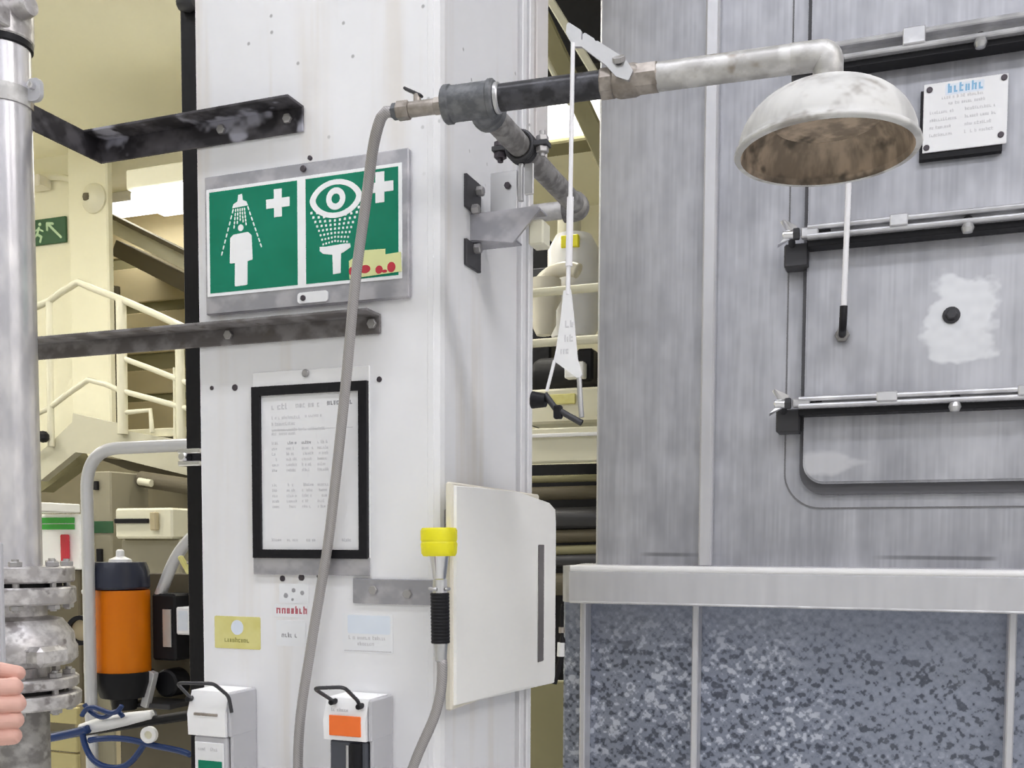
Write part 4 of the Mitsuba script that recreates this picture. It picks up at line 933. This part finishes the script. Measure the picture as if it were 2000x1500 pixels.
# black pipe with a white tube for its highlight, blue hoses
bpz = [PY(12, 1452, 2.0), PY(200, 1424, 2.0), PY(400, 1388, 2.0)]
cb = thing('black_rail', 'black rail with a white tube for its highlight under the orange filter', 'rail')
part(cb, 'rail', rod(PY(10, 1452, 2.0), PY(400, 1392, 2.0), .012), BLACK)
part(cb, 'rail_highlight', tube([PY(160, 1424, 1.995), PY(200, 1414, 1.992), PY(252, 1404, 1.995), PY(300, 1396, 1.998)], [.014, .018, .017, .0125], 14), WHITEPLASTIC, True, label='white tube standing for the highlight on the rail')
def bh(pts, label, r=.0075, y=1.97):
    solo('blue_hose', tube(spline([PY(u, v, y) for u, v in pts], 50), r, 10), BLUEHOSE, label, 'hose', smooth=True)
bh([(10, 1452), (80, 1444), (150, 1430), (172, 1424)], 'blue hose lying along the black rail at the far left', .011)
bh([(160, 1420), (166, 1455), (182, 1484), (214, 1499), (250, 1492), (276, 1462), (300, 1432)], 'blue hose hanging in a wide loop under the rail')
bh([(175, 1446), (215, 1442), (260, 1446), (300, 1456), (340, 1464), (372, 1474)], 'blue hose running right towards the soap dispenser')
bh([(165, 1376), (180, 1392), (205, 1400), (225, 1390), (240, 1400)], 'short blue hose coiled below the filter', .006)
bh([(160, 1398), (185, 1382), (215, 1392), (238, 1378)], 'short blue hose crossing over the coil below the filter', .006, 1.955)
rc = thing('hose_clip', 'round white clip on the blue hoses', 'clip')
p = PY(294, 1434, 1.96); part(rc, 'ring', lathe([(.010, 0), (.020, 0), (.020, .012), (.010, .012), (.010, 0)], p, [.2, -1, 0], 22), WHITEPLASTIC)
part(rc, 'hub', cyl(p, [.2, -1, 0], .011, .009, .001, 18), CREAMSTEEL)

# ------------------------------------------------------------------ background left: stair landing and machines
YB_ = 5.6
pil = pxrect(138, 330, 214, 1000, YB_)
struct('wall_pier', box([pil[0], YB_, 0], [pil[2], YB_ + .06, HZ], .01), CREAM, 'cream pier in the background beside the exit sign')
struct('wall_recess', box([pil[0] - 2.2, YB_ + .12, 0], [pil[0], YB_ + .25, HZ]), CREAM, 'cream wall under the exit sign')
xs_ = thing('exit_sign', 'dark green exit sign with a running figure and arrow on the cream wall', 'sign')
YX = YB_ + .12
q = pxrect(62, 428, 132, 478, YX)
part(xs_, 'plate', box([q[0], YX - .02, q[1]], [q[2], YX - .001, q[3]], .003), EXITGREEN)
w, h = q[2] - q[0], q[3] - q[1]
def xp_(a, b): return (q[0] + a * w, q[1] + b * h)
fig = unary_union([sg.Point(*xp_(.30, .80)).buffer(.07 * h), sg.LineString([xp_(.27, .66), xp_(.22, .42), xp_(.34, .30), xp_(.30, .12)]).buffer(.05 * h), sg.LineString([xp_(.22, .42), xp_(.12, .28), xp_(.02, .24)]).buffer(.05 * h), sg.LineString([xp_(.10, .52), xp_(.26, .62), xp_(.38, .52)]).buffer(.035 * h)])
part(xs_, 'figure', front(fig, YX - .02, 0, .003), PALEGREEN, False, label='pale green running figure')
arw = unary_union([sg.LineString([xp_(.88, .2), xp_(.52, .78)]).buffer(.05 * h), sg.LineString([xp_(.50, .55), xp_(.50, .80), xp_(.66, .76)]).buffer(.05 * h)])
part(xs_, 'arrow', front(arw, YX - .02, 0, .003), PALEGREEN, False, label='pale green arrow')
# sprinkler / fan roundel and pipe on the wall
rd = thing('wall_bell', 'round alarm bell on the cream pier near the ceiling', 'bell')
p = PY(185, 388, YB_); part(rd, 'dome', lathe([(0, -.002), (.10, -.002), (.10, .015), (.07, .045), (.02, .055), (0, .055)], p, -EY, 28), CREAMSTEEL)
p2 = PY(171, 385, YB_ - .04); part(rd, 'striker', lathe([(0, -.03), (.028, -.02), (.032, 0), (.028, .02), (0, .03)], p2, EZ, 14), TANDARK)
solo('pipe', tube(fillet([PY(70, 346, YX - .0215), PY(128, 346, YX - .0215), PY(160, 362, YX - .0215), PY(180, 380, YX - .0215)], .08, 6), .022, 12), CREAMSTEEL, 'thin cream pipe running along the wall to the alarm bell', 'pipe', smooth=True)
solo('wall_box', slab(72, 352, 102, 374, YX, 0.001, .12, .008), CREAMEDGE, 'small beige box on the wall above the exit sign', 'box')
# lamp seen on the left
fl = thing('ceiling_lamp', 'bright white fluorescent lamp under the ceiling left of the column', 'lamp', 'fluorescent ceiling lamps')
del labels[fl]['group']
YLp = 5.0
a, b = PY(250, 368, YLp), PY(420, 352, YLp)
zl = a[2]
part(fl, 'housing', box([a[0], YLp - .02, zl - .015], [a[0] + 1.6, YLp + .32, zl + .10], .008), CREAMSTEEL)
part(fl, 'diffuser', box([a[0] + .015, YLp - .015, zl - .085], [a[0] + 1.58, YLp + .30, zl - .0152], .02), WHITEPLASTIC, False, emitter=EMIT(9 * WARM))
for f in (.3, 1.2):
    part(fl, 'hanger', rod([a[0] + f, YLp + .15, zl + .10], [a[0] + f, YLp + .15, HZ - .001], .008, 8), CREAMSTEEL)
# recess wall with tan panels
YR = 7.0
struct('wall_stair', box([PY(214, 600, YR)[0] - .6, YR, 0], [PY(400, 600, YR)[0] + 1.2, YR + .1, HZ]), OLIVE, 'dark tan stair wall in the background')
part('wall_stair', 'panel', slab(150, 300, 420, 500, YR, .0005, .02, .004), STAIRTAN, label='pale panel above the stair flight')
for i, (v0, v1, m, lab) in enumerate(((513, 590, TAN, 'middle'), (602, 690, TAN, 'lower'), (715, 770, TAN, 'fourth'), (776, 880, TAN, 'lowest'))):
    part('wall_stair', 'panel', slab(216, v0 + 8, 392, v1, YR, .001, .03, .006), STAIRTAN)
sl_ = thing('stair_flight', 'cream edged stair flight sloping down behind the black post', 'stairs')
a, b = PY(212, 438, 6.4), PY(400, 532, 6.4)
part(sl_, 'stringer', beam(a, b, .06, .10, up=-EY if False else (0, 0, 1), bev=.004), CREAMSTEEL)
part(sl_, 'tread_edge', beam(a + [0, .03, .075], b + [0, .03, .075], .3, .03), TANDARK, label='dark tread edge')
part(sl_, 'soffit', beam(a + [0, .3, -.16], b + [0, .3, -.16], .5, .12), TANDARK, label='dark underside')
# landing fascia and railing
YF = 4.8
ls = thing('stair_landing', 'cream steel stair landing with its side plate under the railing', 'stairs')
part(ls, 'side_plate', front(pxpoly([(60, 935), (60, 905), (100, 872), (148, 826), (150, 808), (236, 828), (238, 840), (400, 868), (400, 936), (285, 908), (226, 893), (155, 884), (86, 940)], YF), YF, -.03, .03), LANDING)
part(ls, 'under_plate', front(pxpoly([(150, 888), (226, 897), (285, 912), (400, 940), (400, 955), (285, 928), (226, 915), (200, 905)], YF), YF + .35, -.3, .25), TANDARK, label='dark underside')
part(ls, 'deck', box([PY(150, 826, YF)[0], YF + .03, zz(240, 838, YF) - .05], [PY(400, 850, YF)[0], YF + .7, zz(240, 838, YF)], .005), CREAMSTEEL)
YQ = 4.75
rl = thing('stair_railing', 'cream tubular railing along the stair landing', 'railing')
def rb(name, pts, r, m=CREAMSTEEL):
    part(rl, name, tube([PY(u, v, YQ) for u, v in pts], r, 12), m, True)
rb('handrail', [(60, 604), (95, 588), (120, 570), (152, 551), (190, 567), (235, 584), (300, 612), (400, 658)], .020)
rb('middle_rail', [(60, 812), (95, 798), (130, 771), (172, 742), (205, 750), (235, 763), (300, 780), (400, 808)], .016)
rb('post', [(96, 590), (98, 760), (100, 872)], .020)
rb('post', [(236, 585), (238, 700), (240, 848)], .030)
rb('post', [(350, 640), (352, 740), (354, 865)], .026)
rb('post', [(341, 718), (342, 860)], .010)
rb('lower_rail', [(240, 700), (300, 722), (400, 762)], .016)
rb('kick_frame', [(242, 806), (294, 801), (297, 845)], .014)
# dark pipe in front of the stair wall
solo('pipe', rod([PY(228, 700, 6.0)[0], 6.0, 0.0], [PY(228, 700, 6.0)[0], 6.0, zz(228, 560, 6.0)], .032, 12), TANDARK, 'dark vertical pipe behind the cream railing', 'pipe', smooth=True)
kb = thing('door_knob', 'small round black knob by the riser pipe', 'knob')
p = PY(84, 853, 4.7); part(kb, 'ball', lathe([(0, -.035), (.02, -.03), (.034, -.012), (.034, .012), (.02, .03), (0, .035)], p, EZ, 18), BLACK)
part(kb, 'arm', rod(p, p + [-.25, 0, 0], .01), BLACK)
# under the landing
struct('wall_under_landing', box([PY(60, 1000, 5.3)[0] - .4, 5.53, 0], [PY(400, 1000, 5.3)[0] + .6, 5.59, zz(200, 885, 5.3)]), SHADETAN, 'tan wall under the stair landing, coloured dark for its shade')
for u0, v0, u1, v1, y, m, nm, lab in (
        (82, 985, 158, 1003, 4.3, WHITEPLASTIC, 'shelf', 'white shelf edge above the green striped cabinet'),):
    solo(nm, slab(u0, v0, u1, v1, y, 0, .3, .006), m, lab, 'shelf')
gc = thing('cabinet', 'white cabinet with two green stripes and a red handle behind the riser pipe', 'cabinet')
part(gc, 'body', slab(60, 1004, 157, 1112, 4.3, -.08, 0, .008), WHITEPLASTIC)
part(gc, 'base', slab(60, 1112, 157, 1712, 4.3, -.08, -.01, .008), TANDARK, label='dark lower half')
for v0, v1 in ((1011, 1022), (1024, 1034)):
    part(gc, 'green_stripe', slab(60, v0, 146, v1, 4.3, .0005, .006, .001), STRIPEGREEN, label='green stripe')
part(gc, 'red_handle', slab(125, 1044, 138, 1100, 4.3, .001, .03, .006), RED, label='red upright handle')
gc = thing('cabinet', 'tall beige cabinet with a dark green stripe behind the bent grey pipe', 'cabinet')
part(gc, 'body', slab(186, 920, 223, 1700, 4.4, -.3, 0, .008), SHADETAN2)
part(gc, 'green_stripe', slab(183, 1018, 222, 1041, 4.4, .0005, .006, .001), EXITGREEN, label='dark green stripe')
part(gc, 'door_latch', slab(186, 940, 194, 957, 4.4, .0005, .02, .002), BLACK)
part(gc, 'door_latch', slab(193, 1072, 202, 1100, 4.4, .0005, .02, .002), BLACK)
mc = thing('machine', 'cream machine housing with a long black slot under the landing', 'machine')
part(mc, 'housing', slab(224, 992, 336, 1052, 4.0, -.4, 0, .01), CREAMSTEEL)
part(mc, 'slot', slab(226, 1013, 292, 1022, 4.0, .0005, .012, .003), BLACK, label='black slot')
part(mc, 'side_box', slab(300, 1000, 312, 1036, 4.0, .0005, .03, .005), TAN)
part(mc, 'base', slab(228, 1052, 345, 1800, 4.0, -.35, -.05, .01), SHADETAN2)
bm = thing('duct', 'dark duct with a small pale lamp slung under the landing', 'duct')
part(bm, 'body', rod(PY(276, 936, 4.62), PY(410, 956, 4.62), .045), TANDARK)
part(bm, 'lamp_cover', rod(PY(272, 940, 4.56), PY(296, 944, 4.56), .02), CREAMSTEEL)
solo('beam', beam(PY(85, 945, 4.95), PY(160, 890, 4.95), .1, .12), OLIVE, 'olive beam sloping up under the left stair flight', 'beam')
# wooden pallet boards / crate at the bottom left
cr = thing('crate', 'pale yellow wooden crate on the floor behind the lower pipe', 'crate')
for i, v in enumerate((1378, 1432, 1468)):
    part(cr, 'board', slab(70, v, 158, v + 32, 2.9, 0, .02, .003), CRATE)
part(cr, 'back_board', slab(70, 1370, 400, 1640, 2.9, -.45, -.42), TAN)
for u in (76, 152):
    part(cr, 'corner_post', slab(u - 5, 1376, u + 5, 1640, 2.9, -.03, -.001, .002), TAN)

# ------------------------------------------------------------------ background gap between column and tank
gp0 = 1040
dk = thing('duct', 'black duct high up in the gap between column and tank', 'duct')
part(dk, 'body', box([PY(1010, 100, 3.9)[0], 3.9, zz(1100, 132, 3.9)], [PY(1210, 100, 3.9)[0], 4.05, HZ - .005], .01), BLACK)
fr_ = thing('stair_truss', 'pale yellow diagonal steel members behind the shower pull rod', 'frame')
def dia(name, ua, va, ub, vb, w, y, m=CREAMSTEEL):
    part(fr_, name, beam(PY(ua, va, y), PY(ub, vb, y), .06, w, bev=.004), m)
dia('brace', 1050, -40, 1196, 200, .028, 3.5)
dia('brace', 1040, 0, 1200, 345, .066, 3.62, OLIVE)
dia('brace', 1040, 62, 1110, 200, .014, 3.5)
fl2 = thing('ceiling_lamp', 'bright lamp glimpsed under the shower pipe in the gap beside the tank', 'lamp')
for i, (v0, v1) in enumerate(((196, 230), (240, 268))):
    part(fl2, 'tube_cover', slab(1030, v0, 1230, v1, 6.0, 0, .12, .02), WHITEPLASTIC, False, emitter=EMIT(7 * WARM))
part(fl2, 'housing', slab(1025, 186, 1235, 276, 6.06, -.1, -.01, .005), CREAMSTEEL)
part(fl2, 'hanger', rod(PY(1060, 190, 6.1), [PY(1060, 190, 6.1)[0], PY(1060, 190, 6.1)[1], HZ - .001], .01, 8), CREAMSTEEL)
solo('beam', slab(1020, 266, 1240, 300, 6.2, 0, .2, .01), OLIVE, 'olive beam under the lamp in the gap', 'beam')
ve = thing('vessel', 'pale cream vessel with a yellow mark standing in the gap', 'vessel')
vx = PY(1120, 500, 4.2)
vr = abs(PY(1175, 500, 4.2)[0] - PY(1078, 500, 4.2)[0]) / 2
vb_ = [vx[0], 4.2, zz(1120, 660, 4.2)]; vh = zz(1120, 452, 4.2) - vb_[2]
part(ve, 'body', lathe([(0, 0), (vr * .8, 0), (vr, .04), (vr, vh - .08), (vr * .7, vh - .02), (0, vh)], vb_, EZ, 32), WHITEPLASTIC, 35)
part(ve, 'neck', rod([vx[0] - .02, 4.2, vb_[2] + vh - .02], [vx[0] - .02, 4.2, vb_[2] + vh + .10], .05), CREAMSTEEL)
part(ve, 'yellow_mark', slab(1096, 459, 1130, 483, 4.2 - vr, -.02, .006, .003), YELLOW, label='yellow mark')
part(ve, 'handle', tube(spline([PY(1055, 555, 4.0), PY(1075, 535, 4.0), PY(1105, 525, 4.0), PY(1130, 530, 4.0)], 20), .03, 12), CREAMEDGE, True)
part(ve, 'tap', lathe([(0, 0), (.03, 0), (.05, .04), (.05, .10), (.07, .14), (.07, .22), (0, .24)], PY(1062, 655, 4.0), EZ, 20), CREAMEDGE)
cabx = thing('cabinet', 'black cabinet standing behind the column edge in the gap', 'cabinet')
part(cabx, 'body', slab(1030, 470, 1076, 830, 4.5, -.3, 0, .01), BLACK)
for v in (525, 590):
    part(cabx, 'drawer_front', slab(1034, v, 1072, v + 30, 4.5, .001, .015, .004), DARK)
for v, y in ((575, 3.9), (673, 3.9)):
    solo('pipe', rod(PY(1010, v, 3.7), [TXL - .002, 3.7, PY(1010, v, 3.7)[2]], .016), CREAMSTEEL, {575: 'upper cream horizontal pipe crossing the gap behind the pull tag', 673: 'lower cream horizontal pipe crossing the gap behind the pull tag'}[v], 'pipe', smooth=True)
eq = thing('pump', 'black pump with a white terminal box behind the pull handle', 'pump')
part(eq, 'body', lathe([(0, 0), (.08, 0), (.09, .02), (.09, .30), (.07, .34), (0, .34)], [PY(1050, 700, 4.395)[0], 4.395, zz(1100, 757, 4.1) + .09], EX, 28), BLACK)
part(eq, 'end_box', slab(1125, 680, 1158, 745, 4.2, -.1, 0, .01), BLACK)
part(eq, 'terminal_box', slab(1102, 706, 1140, 738, 4.15, -.05, 0, .005), WHITEPLASTIC, label='white terminal box')
sh = thing('shelf', 'cream shelf unit in the gap below the pull handle', 'shelf')
part(sh, 'top', slab(1030, 757, 1200, 826, 4.1, -.5, 0, .01), CREAMSTEEL)
part(sh, 'tag_strip', slab(1072, 770, 1125, 790, 4.1, .001, .012, .003), YELLOWLAB, label='ochre strip')
part(sh, 'front_rail', slab(1030, 834, 1200, 902, 4.0, -.06, 0, .006), CREAMSTEEL)
part(sh, 'rail_lip', slab(1030, 846, 1200, 853, 4.0, .001, .02, .003), WHITEPLASTIC)
rk = thing('pipe_rack', 'dark rack of stacked horizontal pipes in the gap above the belt', 'rack')
part(rk, 'back_panel', slab(1020, 906, 1240, 1330, 4.6, -.05, 0), BLACK)
for i, (v, r_, m) in enumerate(((934, .016, OLIVE), (962, .03, TANDARK), (1000, .022, CREAMEDGE), (1012, .05, DARK), (1046, .03, TANDARK), (1074, .022, OLIVE), (1095, .03, DARK), (1140, .05, TANDARK))):
    part(rk, 'pipe', rod(PY(1020, v + 3, 4.35), PY(1240, v - 3, 4.35), r_, 12), m, True)
struct('wall_low', box([PY(1020, 1400, 4.3)[0] - .3, 4.28, 0], [PY(1260, 1400, 4.3)[0], 4.32, zz(1060, 1330, 4.3)]), OLIVE, 'low olive wall below the gap')
# small cable and lamp at the right of the cream dispenser
cbk = thing('cable', 'black cable with a white plug hanging beside the cream dispenser', 'cable')
yk_ = TY - .05
part(cbk, 'cord', tube(spline([PY(1099, 1180, yk_), PY(1097, 1230, yk_), PY(1098, 1270, yk_), PY(1092, 1300, yk_), PY(1082, 1335, yk_)], 24), [.004] * 10 + [.008] * 14, 8), BLACK, True)
part(cbk, 'plug', rod(PY(1096, 1255, yk_ - .005), PY(1095, 1282, yk_ - .005), .010), WHITEPLASTIC, label='white plug')
part(cbk, 'ferrule', rod(PY(1097, 1225, yk_ - .003), PY(1097, 1236, yk_ - .003), .008), BRASS)
